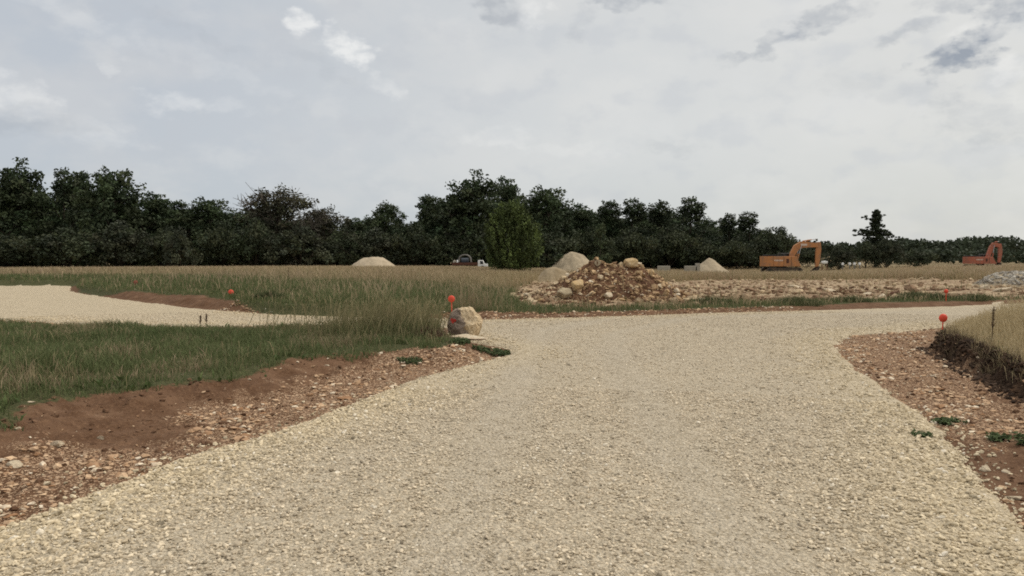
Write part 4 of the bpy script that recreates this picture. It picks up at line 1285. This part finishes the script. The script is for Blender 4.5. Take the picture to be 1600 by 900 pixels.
# ------------------------------------------------------------------ marker stakes
def marker(px, row, base_row, r, label, mat=M_marker, z=None, lean=0.0):
    x, y = G(px, base_row, .15)
    for _ in range(8): x, y = G(px, base_row, hz(x, y))
    g = hz(x, y)
    top = EYE + (HZ - row) * y / FPX
    root = empty('marker_stake', (x, y, g), 0, label, 'marker stake', 'red survey markers around the junction')
    bm = bmesh.new()
    add_box(bm, (0, 0, (top - g) / 2 - .1), (.022, .022, top - g + .2), None, .003)
    bm_obj('stake', bm, mat, root)
    bm = bmesh.new()
    bmesh.ops.create_uvsphere(bm, u_segments=20, v_segments=12, radius=r)
    bmesh.ops.transform(bm, matrix=Matrix.Translation((0, 0, top - g)) @ Matrix.Rotation(lean, 4, 'Y') @ Matrix.Diagonal((1, .55, 1, 1)), verts=bm.verts)
    bm_obj('disc_cap', bm, mat, root, True)
    root.rotation_euler = (0, lean, 0)
marker(1472, 497, 521, .090, 'bright red disc-topped stake at the corner of the dry grass bank on the right', lean=.05)
marker(707, 467, 507, .082, 'bright red disc-topped stake rising just behind the cream boulder', lean=-.04)
marker(361, 457, 477, .095, 'red marker stake in the green grass above the soil bank of the track')
marker(1478, 455, 471, .070, 'small orange-red marker beyond the road, before the bare worked ground')
marker(212, 441, 456, .085, 'faded dull red marker in the dry grass at the far end of the soil bank', M_markerdull)

# ------------------------------------------------------------------ weeds and single stalks
def weed(name, px, row, w, dep, n, label, hmax=.09, col=(.078, .105, .044), cat='weed'):
    x0, y0 = G(px, row)
    rng = np.random.default_rng(int(px))
    g0 = hz(x0, y0)
    a = rng.uniform(0, 6.28, n); r = rng.random(n) ** .5
    x, y = x0 + np.cos(a) * r * w / 2, y0 + np.sin(a) * r * dep / 2
    k = (fbm(x * 9, y * 9, 5) > (.47 if w > .3 else .2)); x, y = x[k], y[k]; n = len(x)
    z = np.maximum(height(x, y), road_z(x, y)) + rng.uniform(.004, hmax * .7, n)
    c = np.stack([x - x0, y - y0, z - g0], -1)
    u = rng.normal(size=(n, 3)) * np.array([1, 1, .5]); u /= np.linalg.norm(u, axis=1)[:, None]
    q = np.cross(u, rng.normal(0, .35, (n, 3)) + np.array([0, 0, 1])); q /= np.linalg.norm(q, axis=1)[:, None]
    s = rng.uniform(.025, .06, (n, 1))
    V = np.stack([c - u * s * .5, c + q * s * .3, c + u * s * .5, c - q * s * .3], 1).reshape(-1, 3)
    C = np.repeat(np.array(col)[None] * rng.uniform(.6, 1.5, (n, 1)), 4, 0)
    o = np_mesh(name, V, np.arange(len(V)).reshape(-1, 4), M_grass, colors=C); o.location = (x0, y0, g0)
    return tag(o, label, cat)
weed('low_weed', 768, 555, .62, .55, 1700, 'dark green low weed spreading onto the gravel below the boulder')
weed('low_weed', 716, 549, .42, .40, 900, 'small green weed at the left foot of the boulder')
weed('low_weed', 640, 571, .4, .3, 420, 'thin weed sprigs among the red stones left of the boulder', .05)
weed('low_weed', 1480, 660, .34, .3, 500, 'small green weed on the stony ground right of the road', .05)
weed('low_weed', 1585, 690, .45, .35, 800, 'green weed patch on the dark soil near the right frame edge', .07)
weed('low_weed', 1440, 690, .16, .2, 160, 'tiny weed right at the gravel edge of the road', .04)
weed('low_weed', 395, 567, .15, .12, 330, 'tiny green weed on the edge of the smooth soil', .05)

def weed_clump(px, row, w, h, label, green=.5):
    x0, y0 = G(px, row, .15)
    for _ in range(6): x0, y0 = G(px, row, hz(x0, y0))
    rng = np.random.default_rng(int(px)); g0 = hz(x0, y0); n = 900
    a = rng.uniform(0, 6.28, n); r = rng.random(n) ** .6
    x, y = np.cos(a) * r * w / 2, np.sin(a) * r * w * .3
    z = height(x + x0, y + y0) - g0
    c = mixc((.075, .095, .040), (.17, .165, .085), rng.random(n) * (1.5 - green))
    V, F, C = blades(x, y, z, h * (1.05 - .6 * r) * rng.uniform(.5, 1.1, n), rng.uniform(.010, .022, n), c, 1.1, .5, (.6, 1))
    o = np_mesh('weed_clump', V, F, M_grass, colors=C); o.location = (x0, y0, g0)
    tag(o, label, 'weed')
weed_clump(1242, 477, 1.7, .42, 'broad grey-green weed clump at the road edge below the orange excavator', .3)
weed_clump(1110, 476, 1.5, .34, 'green weed clump at the road edge just right of the rubble heap', .8)
weed_clump(1330, 472, 1.3, .30, 'olive weed clump in front of the dark red-brown clod', .5)
weed_clump(1428, 468, 1.6, .42, 'bushy green weed clump right of the dark red-brown clod', .8)
weed_clump(1462, 468, 1.0, .36, 'dark weed clump left of the small orange-red marker', .7)
weed_clump(1522, 470, 1.4, .34, 'brownish weed clump right of the small orange-red marker', .2)
weed_clump(420, 468, 1.0, .42, 'dark green weed clump right of the red marker stake above the soil bank', .9)

def turf_clod():
    x, y = G(668, 540, .05)
    o = rock('turf_clod', (x, y, hz(x, y) - .02), .20, M_block_r, 'dark clod of torn turf with hanging dry roots, left of the boulder', 'turf clod', None, 640, (1.5, .9, .75), .2, .1, .2)
    n = 420; rng = np.random.default_rng(3)
    a = rng.uniform(0, 6.28, n); r = rng.random(n) ** .5
    V, F, C = blades(np.cos(a) * r * .32, np.sin(a) * r * .20 - .05, .12 * (1 - r) + .06, rng.uniform(.05, .16, n), rng.uniform(.006, .012, n),
                     mixc((.10, .07, .045), (.22, .165, .11), rng.random(n)), 2.2)
    np_mesh('dry_roots', V, F, M_grass, colors=C, parent=o)
turf_clod()

def stalk(px, base_row, top_row, label, z=.2, seedhead=True, lean=.03):
    x, y = G(px, base_row, z)
    for _ in range(8): x, y = G(px, base_row, hz(x, y))
    g = hz(x, y); H = EYE + (HZ - top_row) * y / FPX - g
    root = empty('dry_stalk', (x, y, g), 0, label, 'plant stalk')
    rng = np.random.default_rng(int(px))
    segs = [((0, 0, -.05), (lean * H, 0, H * .6), .008, .006), ((lean * H, 0, H * .6), (lean * H * 1.2, 0, H), .006, .003)]
    for k in range(6):
        zz = H * rng.uniform(.35, .85); a = rng.uniform(0, 6.28)
        segs.append(((lean * zz, 0, zz), (lean * zz + math.cos(a) * .06, math.sin(a) * .06, zz + .10), .004, .002))
    V, F = tubes_mesh(segs); np_mesh('stem', V, F, M_stalk, parent=root)
    cent = [np.array([lean * H, 0, H * t]) for t in np.linspace(.50, .98, 16)]
    V, F, C = leaves_mesh(cent, [.022] * 16, [14] * 16, .018, [np.array((.13, .085, .05))] * 16, rng)
    np_mesh('seed_head', V, F, M_leaf, colors=C, parent=root)
stalk(1549, 540, 479, 'tall brown dock stalk standing in the pale grass of the right bank')
stalk(450, 448, 416, 'single dark stalk standing above the tan meadow left of centre', .3)
stalk(313, 514, 493, 'short dark stalk at the near edge of the pale track', .1)
stalk(322, 514, 491, 'taller dark stalk of the pair at the near edge of the pale track', .1)

# ------------------------------------------------------------------ excavators
def excavator(loc, rz, paint, label, k, prof, boom, stick, bucket_at, house_h):
    """local x = forward, y = left, z = up; metres"""
    root = empty('excavator', loc, rz, label, 'excavator')
    W = 1.35
    for s in (-1, 1):
        bm = bmesh.new()
        L, hh = 1.95, .42
        pr = []
        for i in range(9): a = math.pi / 2 + math.pi * i / 8; pr.append((-L + math.cos(a) * hh, .43 + math.sin(a) * hh))
        for i in range(9): a = -math.pi / 2 + math.pi * i / 8; pr.append((L + math.cos(a) * hh, .43 + math.sin(a) * hh))
        add_prism(bm, pr, s * 1.2 - .28, s * 1.2 + .28, .02)
        for i in range(26):
            add_box(bm, (-L + i * 2 * L / 25, s * 1.2, .90 - .03), (.06, .6, .05)); add_box(bm, (-L + i * 2 * L / 25, s * 1.2, .0), (.06, .6, .05))
        tr = bm_obj('track', bm, M_track, root)
        for xx, zz, rr in [(-1.5 + i * .5, .28, .14) for i in range(7)] + [(-1.95, .43, .30), (1.95, .43, .30)]:
            bm = bmesh.new(); add_tube(bm, (xx, s * 1.2 + s * .27, zz), (xx, s * 1.2 + s * .32, zz), rr, seg=14)
            bm_obj('roller', bm, M_black, tr)
    bm = bmesh.new(); add_box(bm, (0, 0, .6), (1.8, 1.8, .5), None, .05); add_tube(bm, (0, 0, .8), (0, 0, 1.02), .65, seg=20)
    bm_obj('turntable', bm, M_track, root)
    z0 = 1.02; z1 = z0 + house_h
    # house with the sloping right front corner
    bm = bmesh.new(); add_prism(bm, [(-1.5, z0), (2.15, z0), (2.0, z0 + .22), (1.50, z1), (-1.5, z1)], -W, W * .25, .05)
    h = bm_obj('house', bm, paint, root)
    bm = bmesh.new(); add_box(bm, (.35, -W - .012, z0 + house_h * .55), (.35, .02, house_h * .42), None, .008)
    bm_obj('service_hatch', bm, M_rust, h)
    for xx in (-.15, .85):
        bm = bmesh.new(); add_box(bm, (xx, -W - .006, z0 + house_h * .5), (.05, .012, house_h * .9)); bm_obj('panel_seam', bm, M_track, h)
    for zz in (z0 + .12, z0 + house_h * .9):
        pass
    bm = bmesh.new()
    cw = []
    for i in range(9): a = math.pi / 2 + math.pi * i / 8; cw.append((-1.9 + math.cos(a) * .95 * 1.0, math.sin(a) * W))
    vs = [bm.verts.new((p[0], p[1], z0 + .03)) for p in cw + [(-1.52, -W), (-1.52, W)]]
    vt = [bm.verts.new((v.co.x, v.co.y, z1 + .02)) for v in vs]
    bm.faces.new(vs); bm.faces.new(vt)
    for i in range(len(vs)): bm.faces.new((vs[i], vs[(i + 1) % len(vs)], vt[(i + 1) % len(vs)], vt[i]))
    cwo = bm_obj('counterweight', bm, paint, root)
    bm = bmesh.new()
    for i, (bx, bw) in enumerate(((-1.35, .16), (-1.14, .12), (-.97, .17), (-.74, .12), (-.55, .16), (-.34, .12))):
        add_box(bm, (bx, -W - .008, z0 + house_h * .60), (bw, .012, .20))
    bm_obj('lettering', bm, M_palemark, h)
    bm = bmesh.new(); add_box(bm, (-1.3, .1, z1 + .11), (1.9, 1.9, .20), None, .04); add_tube(bm, (-.55, -.75, z1 + .1), (-.55, -.75, z1 + .62), .06)
    bm_obj('engine_hood', bm, M_black, root)
    bm = bmesh.new()
    for xx in (-.9, -.1, .7): add_tube(bm, (xx, -W + .1, z1), (xx, -W + .1, z1 + .42), .02, seg=6)
    add_tube(bm, (-.9, -W + .1, z1 + .42), (.7, -W + .1, z1 + .42), .02, seg=6)
    bm_obj('handrail', bm, M_grey, root)
    # cab on the far (left) side
    bm = bmesh.new(); add_prism(bm, [(.35, z0), (2.1, z0), (2.15, z0 + .9), (1.75, z0 + 1.75), (.40, z0 + 1.75)], W * .30, W + .02, .05)
    cab = bm_obj('cab', bm, M_black, root)
    bm = bmesh.new()
    add_prism(bm, [(.55, z0 + .75), (1.95, z0 + .75), (1.98, z0 + .95), (1.65, z0 + 1.6), (.55, z0 + 1.6)], W * .30 - .012, W + .035)
    bm_obj('window', bm, M_glass, cab)
    # boom: bent box section
    def section(name, pts, ths, half, yc=-.12):
        top, bot = [], []
        for i, p in enumerate(pts):
            a = Vector(pts[max(0, i - 1)]); c = Vector(pts[min(len(pts) - 1, i + 1)])
            t = (c - a).normalized(); nn = Vector((-t.y, t.x))
            q = Vector(p); top.append(q + nn * ths[i] / 2); bot.append(q - nn * ths[i] / 2)
        bm = bmesh.new(); add_prism(bm, [tuple(v) for v in top + bot[::-1]], yc - half, yc + half, .03)
        return bm_obj(name, bm, paint, root)
    bo = section('boom', *boom, .24)
    bm = bmesh.new(); bp = boom[0][-2]
    add_box(bm, (bp[0] - .75, -.12 - .252, bp[1] - .0), (.85, .015, .26)); bm_obj('lettering', bm, M_palemark if k else paint, bo)
    section('stick', *stick, .17)
    # hydraulic rams
    def ram(p0, p1, y):
        p0, p1 = Vector((p0[0], y, p0[1])), Vector((p1[0], y, p1[1])); m = p0.lerp(p1, .58)
        bm = bmesh.new(); add_tube(bm, p0, m, .085, seg=10); o = bm_obj('hydraulic_ram', bm, paint, root)
        bm = bmesh.new(); add_tube(bm, m, p1, .045, seg=10); bm_obj('rod', bm, M_chrome, o)
    bp = boom[0]; mid = bp[len(bp) // 2]
    for yy in (-.45, .22): ram((1.75, 1.15), (mid[0] - .05, mid[1] - .1), yy)
    st = stick[0]
    ram((bp[-3][0] + .2, bp[-3][1] + .45), (st[0][0] - .1, st[0][1] + .42), -.12)
    ram((st[0][0] + .25, st[0][1] - .1), (st[-1][0] + .22, st[-1][1] + .7), -.12)
    # bucket curled below the stick
    bx, bz = bucket_at
    bm = bmesh.new()
    pr = [(bx + .25, bz + .30), (bx + .12, bz - .1), (bx - .15, bz - .42), (bx - .55, bz - .55), (bx - .85, bz - .42), (bx - .80, bz - .36), (bx - .5, bz - .44), (bx - .2, bz - .30), (bx + .0, bz + .0), (bx - .1, bz + .30)]
    add_prism(bm, pr, -.12 - .5, -.12 + .5)
    for s in (-1, 1):
        yy = -.12 + s * .5
        add_prism(bm, [(bx + .20, bz + .30), (bx + .10, bz - .1), (bx - .15, bz - .40), (bx - .55, bz - .53), (bx - .84, bz - .40), (bx - .3, bz + .05)], yy - .02, yy + .02)
    bk = bm_obj('bucket', bm, M_track, root)
    for i in range(5):
        bm = bmesh.new(); add_prism(bm, [(bx - .82, bz - .43), (bx - 1.0, bz - .36), (bx - .82, bz - .36)], -.12 - .44 + i * .22 - .03, -.12 - .44 + i * .22 + .03)
        bm_obj('tooth', bm, M_track, bk)
    return root

# orange machine: 1 photo px = .086 m at 107 m
d = 107.0
x = (1221 - 800) / FPX * d
excavator((x, d, hz(x, d) + .02), 0.0, M_orange, 'orange excavator with its arm arched to the right, standing in the dry grass', 1, None,
          ([(1.15, 1.75), (1.40, 2.75), (1.85, 3.55), (2.55, 3.95), (3.6, 3.93), (4.75, 3.85)], [.50, .66, .78, .84, .74, .50]),
          ([(4.85, 4.30), (4.88, 3.4), (4.80, 2.2), (4.68, .95)], [.50, .70, .60, .40]), (4.72, .72), 1.35)
d = 141.0
x = (1531 - 800) / FPX * d
excavator((x, d, hz(x, d) + .02), 0.0, M_red, 'red excavator half hidden by the grassy swell near the right frame edge', 0, None,
          ([(1.05, 1.75), (1.42, 2.8), (1.85, 3.9), (2.25, 4.45), (2.75, 4.40), (3.40, 4.05)], [.50, .62, .70, .72, .66, .50]),
          ([(3.30, 4.55), (3.42, 3.6), (3.40, 2.4), (3.22, 1.2)], [.46, .66, .56, .40]), (3.25, .95), 1.25)

# ------------------------------------------------------------------ truck by the trees
def truck():
    d = 112.0; px = 735
    x = (px - 800) / FPX * d; g = hz(x, d)
    root = empty('flatbed_truck', (x, d, g), 0, 'small white-cabbed flatbed truck parked at the edge of the trees, left of the round bush', 'truck')
    # sits so that the cab roof shows above the grass
    zc = EYE + (HZ - 406.5) * d / FPX - g
    bm = bmesh.new()
    add_prism(bm, [(1.05, .55), (2.45, .55), (2.42, .95), (1.98, zc * .62), (1.80, zc), (1.10, zc)], -.85, .85, .05)
    cab = bm_obj('cab', bm, M_white, root)
    bm = bmesh.new()
    add_prism(bm, [(1.40, zc * .62), (1.88, zc * .62), (1.74, zc * .92), (1.40, zc * .92)], -.862, .862)
    bm_obj('window', bm, M_glass, cab)
    bm = bmesh.new(); add_box(bm, (-.75, 0, .82), (3.5, 1.8, .16), None, .02); add_box(bm, (-.75, -.9, 1.0), (3.5, .04, .28)); add_box(bm, (-.75, .9, 1.0), (3.5, .04, .28))
    bm_obj('flatbed', bm, M_rust, root)
    for xx in (1.75, -1.35):
        for s in (-1, 1):
            bm = bmesh.new(); add_tube(bm, (xx, s * .72, .36), (xx, s * .95, .36), .36, seg=20)
            w = bm_obj('wheel', bm, M_black, root)
            bm = bmesh.new(); add_tube(bm, (xx, s * .93, .36), (xx, s * .965, .36), .19, seg=14); bm_obj('rim', bm, M_grey, w)
    # hooped frame on the bed
    zt = zc + .75
    for yy in (-.7, .7):
        bm = bmesh.new()
        pts = [(-.75 + math.cos(a) * .85, yy, 1.0 + (zt - 1.0) * min(1, math.sin(a) ** .5)) for a in np.linspace(.02, math.pi - .02, 11)]
        for a_, b_ in zip(pts, pts[1:]): add_tube(bm, a_, b_, .09, seg=8)
        bm_obj('hoop', bm, M_grey, root)
    bm = bmesh.new(); add_tube(bm, (-1.25, 0, 1.35), (-.25, 0, 1.35), .42, seg=18)
    ta = bm_obj('fuel_tank', bm, mat_plain('blue_grey_tank', (.05, .06, .075), .6, .3), None); ta.location = (x, d, g)
    tag(ta, 'blue-grey fuel tank carried under the hooped frame of the white truck', 'tank')
    for i, (xx, s, lab) in enumerate(((-1.75, .30, 'whitish sack on the flatbed just behind the hooped frame'), (-2.22, .34, 'grey-white sack at the tail end of the flatbed'))):
        rock('filled_sack', (x + xx, d - .3, g + .9), s, M_white if i == 0 else M_conc, lab, 'sack', None, 700 + i, (.8, .9, 1.1), 0, 0, .1, 1)
truck()

# small site things
def posts():
    lab = ['white-capped post nearest the orange excavator in the row of four', 'second white-capped post from the orange excavator',
           'third white-capped post from the orange excavator', 'white-capped post farthest from the orange excavator, by the tall grass']
    d = 104.0
    src = None
    for i, px in enumerate((1316.5, 1327.5, 1335, 1343)):
        x = (px - 800) / FPX * d; g = hz(x, d); top = EYE + (HZ - 410.5) * d / FPX - g
        if src is None:
            root = empty('capped_post', (x, d, g))
            bm = bmesh.new(); add_tube(bm, (0, 0, -.2), (0, 0, top - .22), .07, seg=10); bm_obj('post', bm, M_grey, root)
            bm = bmesh.new(); add_tube(bm, (0, 0, top - .30), (0, 0, top - .05), .16, seg=14); add_tube(bm, (0, 0, top - .05), (0, 0, top), .16, .07, seg=14); bm_obj('cap', bm, M_white, root)
            src = root
        else:
            root = copy_tree(src); root.location = (x, d, g)
        tag(root, lab[i], 'post', 'white-capped posts right of the orange excavator')
posts()

def water_tank():
    d = 103.0; x = (1288 - 800) / FPX * d; g = hz(x, d); top = EYE + (HZ - 408) * d / FPX - g
    root = empty('water_tank', (x, d, g), 0, 'small white tank on a brown stand just right of the orange excavator bucket', 'tank')
    bm = bmesh.new(); add_box(bm, (0, 0, top - .16), (.72, .55, .34), None, .09); add_tube(bm, (0, 0, top), (0, 0, top + .06), .1); bm_obj('tank_body', bm, M_white, root)
    for sx in (-1, 1):
        for sy in (-1, 1):
            bm = bmesh.new(); add_tube(bm, (sx * .28, sy * .2, top - .33), (sx * .36, sy * .24, -.1), .04, seg=8); bm_obj('leg', bm, M_rust, root)
water_tank()

for i, (px, top, wpx, d, hgt, lab) in enumerate([(1037, 415.5, 19, 70, .6, 'pale grey-green concrete slab block right behind the rubble heap'),
                                                (1078, 415.5, 16, 74, .5, 'low beige concrete block left of the small pointed heap'),
                                                (1090, 411.5, 5, 74, .7, 'narrow upright concrete block at the left foot of the small pointed heap')]):
    x = (px - 800) / FPX * d; g = hz(x, d); z = EYE + (HZ - top) * d / FPX
    bm = bmesh.new(); w = wpx * d / FPX
    add_box(bm, (0, 0, (z - g) / 2 - .05), (w, .6, z - g + .1), None, .03)
    for s in (-1, 1):
        if w > .6: add_box(bm, (s * w * .25, -.3, (z - g) * .72), (w * .12, .04, .10), None, .01)
    o = bm_obj('concrete_block', bm, M_conc, None); o.location = (x, d, g); o.rotation_euler = (0, 0, .1 * (i - 1))
    tag(o, lab, 'concrete block')

# ------------------------------------------------------------------ sky and light
SUN_AZ, SUN_EL = math.radians(68), math.radians(48)
w = bpy.data.worlds.new('World'); scene.world = w; w.use_nodes = True
nt = w.node_tree; nt.nodes.clear(); N = NT(nt)
out = N.n('ShaderNodeOutputWorld'); bg = N.n('ShaderNodeBackground'); bg.inputs[1].default_value = .1
N.l(bg.outputs[0], out.inputs[0])
sky = N.n('ShaderNodeTexSky', sky_type='NISHITA'); sky.sun_disc = False; sky.sun_elevation = SUN_EL; sky.sun_rotation = SUN_AZ
dirv = N.n('ShaderNodeTexCoord').outputs['Generated']
sep = N.n('ShaderNodeSeparateXYZ'); N.l(dirv, sep.inputs[0])
az = N.math('MULTIPLY', N.math('ARCTAN2', sep.outputs[0], sep.outputs[1]), FPX)
el = N.math('MULTIPLY', N.math('ARCSINE', sep.outputs[2]), FPX)
cmb = N.n('ShaderNodeCombineXYZ'); N.l(az, cmb.inputs[0]); N.l(el, cmb.inputs[1]); pv = cmb.outputs[0]
sc1 = N.n('ShaderNodeVectorMath', operation='MULTIPLY'); N.l(pv, sc1.inputs[0]); sc1.inputs[1].default_value = (.01, .016, 1)
def nz(scale, det, rough, off=0):
    a = N.n('ShaderNodeVectorMath', operation='ADD'); N.l(sc1.outputs[0], a.inputs[0]); a.inputs[1].default_value = (off, off * .7, 0)
    return N.noise(a.outputs[0], scale, det, rough)
wx = N.math('MULTIPLY', N.math('SUBTRACT', nz(2.2, 5, .52, 3), .5), 75)
wy = N.math('MULTIPLY', N.math('SUBTRACT', nz(2.2, 5, .52, 19), .5), 55)
cw = N.n('ShaderNodeCombineXYZ'); N.l(N.math('ADD', az, wx), cw.inputs[0]); N.l(N.math('ADD', el, wy), cw.inputs[1]); pw = cw.outputs[0]
def az_el(px, py):
    r = ray(px, py); return math.atan2(r[0], r[1]) * FPX, math.asin(r[2] / np.linalg.norm(r)) * FPX
dn = N.math('MULTIPLY', N.math('SUBTRACT', nz(3.6, 6, .58, 90), .5), 1.15)
def blob(px, py, sx, sy, rot, vec):
    a, e = az_el(px, py)
    mp = N.n('ShaderNodeMapping', vector_type='TEXTURE'); N.l(vec, mp.inputs[0])
    mp.inputs['Location'].default_value = (a, e, 0); mp.inputs['Rotation'].default_value = (0, 0, math.radians(rot)); mp.inputs['Scale'].default_value = (sx, sy, 1)
    ln = N.n('ShaderNodeVectorMath', operation='LENGTH'); N.l(mp.outputs[0], ln.inputs[0])
    f = N.math('SUBTRACT', 1.15, N.math('MULTIPLY', ln.outputs['Value'], .62))
    return N.sstep(N.math('ADD', f, dn), .36, .92)
# overcast veil, brighter toward the hidden sun on the right
veil = N.mix(N.sstep(az, -650, 250), (.565, .605, .655), (.735, .745, .735))
veil = N.mix(N.sstep(az, 100, 700), veil, (.775, .770, .735))
veil = N.mix(N.sstep(el, 190, 10, 0, .75), veil, N.mix(N.sstep(az, -500, 700), (.53, .585, .635), (.63, .645, .625)))
big = nz(.55, 5, .55, 40)
veil = N.mix(N.sstep(big, .42, .66, 0, .55), veil, N.mix(N.sstep(az, -500, 300), (.69, .695, .70), (.81, .805, .775)))
wisp = nz(1.3, 6, .5, 60)
veil = N.mix(N.sstep(wisp, .48, .68, 0, .36), veil, (.585, .61, .645))
cirr = nz(.9, 6, .55, 120)
veil = N.mix(N.sstep(cirr, .52, .70, 0, .30), veil, (.80, .80, .785))
bright = [(467, 32, 24, 15, -30, .45), (545, 75, 42, 20, -25, .45), (600, 135, 34, 14, -25, .18), (22, 150, 55, 28, -15, .24), (163, 108, 13, 9, 0, .14), (275, 160, 44, 17, 5, .2), (350, 168, 45, 13, 0, .1),
          (145, 205, 70, 20, -10, .12), (775, 215, 60, 17, 5, .12), (835, 16, 26, 22, 0, .22), (1540, 40, 50, 14, 15, .16), (1572, 105, 30, 18, 0, .2), (1560, 170, 45, 30, 0, .1), (900, 235, 90, 14, 0, .08),
          (120, 30, 110, 18, -22, .1), (330, 100, 130, 16, -18, .07)]
dark = [(775, 18, 46, 22, -25, .30), (990, 2, 60, 13, 0, .32), (905, 38, 34, 18, 30, .12), (1295, 30, 60, 17, 8, .27), (1215, 65, 55, 13, 20, .27), (1150, 90, 34, 8, 25, .16), (1425, 42, 46, 13, 22, .26),
        (1493, 93, 46, 21, 15, .56), (1535, 62, 40, 13, 30, .28), (1585, 12, 46, 24, 0, .38), (1540, 190, 75, 32, -20, .16), (30, 188, 90, 20, 0, .16), (1045, 228, 60, 12, 0, .10), (1400, 140, 110, 22, -10, .08),
        (500, 100, 60, 12, -25, .08), (300, 50, 100, 12, -20, .07), (1495, 0, 50, 10, 0, .25)]
det = N.sstep(nz(3.4, 6, .55, 80), .32, .62, .35, 1.0)
veil = N.mix(N.sstep(el, 520, 1000), veil, (1.22, 1.18, 1.10))      # overcast is brightest overhead
acc = None
for b_ in bright:
    v = N.math('MULTIPLY', blob(*b_[:5], pw), b_[5]); acc = v if acc is None else N.math('ADD', acc, v)
acc = N.math('MULTIPLY', acc, det, clamp=True)
skyc = N.mix(acc, veil, (1.25, 1.22, 1.15))
acd = None
for b_ in dark:
    v = N.math('MULTIPLY', blob(*b_[:5], pw), b_[5]); acd = v if acd is None else N.math('ADD', acd, v)
acd = N.math('MULTIPLY', acd, det, clamp=True)
skyc = N.mix(N.math('MULTIPLY', acd, 1.65), skyc, (.345, .375, .42))
scl = N.n('ShaderNodeVectorMath', operation='SCALE'); N.l(skyc, scl.inputs[0]); scl.inputs[3].default_value = 7.95
N.l(N.mix(.93, sky.outputs[0], scl.outputs[0]), bg.inputs[0])

sl = bpy.data.lights.new('sun', 'SUN'); sl.energy = 1.5; sl.angle = math.radians(11); sl.color = (1, .93, .82)
so_ = link(bpy.data.objects.new('sun', sl))
sd_ = Vector((math.sin(SUN_AZ) * math.cos(SUN_EL), math.cos(SUN_AZ) * math.cos(SUN_EL), math.sin(SUN_EL)))
so_.rotation_euler = sd_.to_track_quat('Z', 'Y').to_euler()

cam = bpy.data.cameras.new('camera'); cam.sensor_width = 36; cam.lens = 36 * FPX / 1600; cam.clip_end = 9000; cam.clip_start = .05
co = link(bpy.data.objects.new('camera', cam)); co.location = (0, 0, EYE); co.rotation_euler = (math.pi / 2 - TH, 0, 0)
scene.camera = co
scene.view_settings.view_transform = 'Standard'; scene.view_settings.look = 'None'
scene.view_settings.exposure = 0.24; scene.view_settings.gamma = 1
scene.cycles.max_bounces = 4; scene.cycles.diffuse_bounces = 2; scene.cycles.glossy_bounces = 2; scene.cycles.transmission_bounces = 2
scene.cycles.use_denoising = False
scene.cycles.filter_width = 1.8
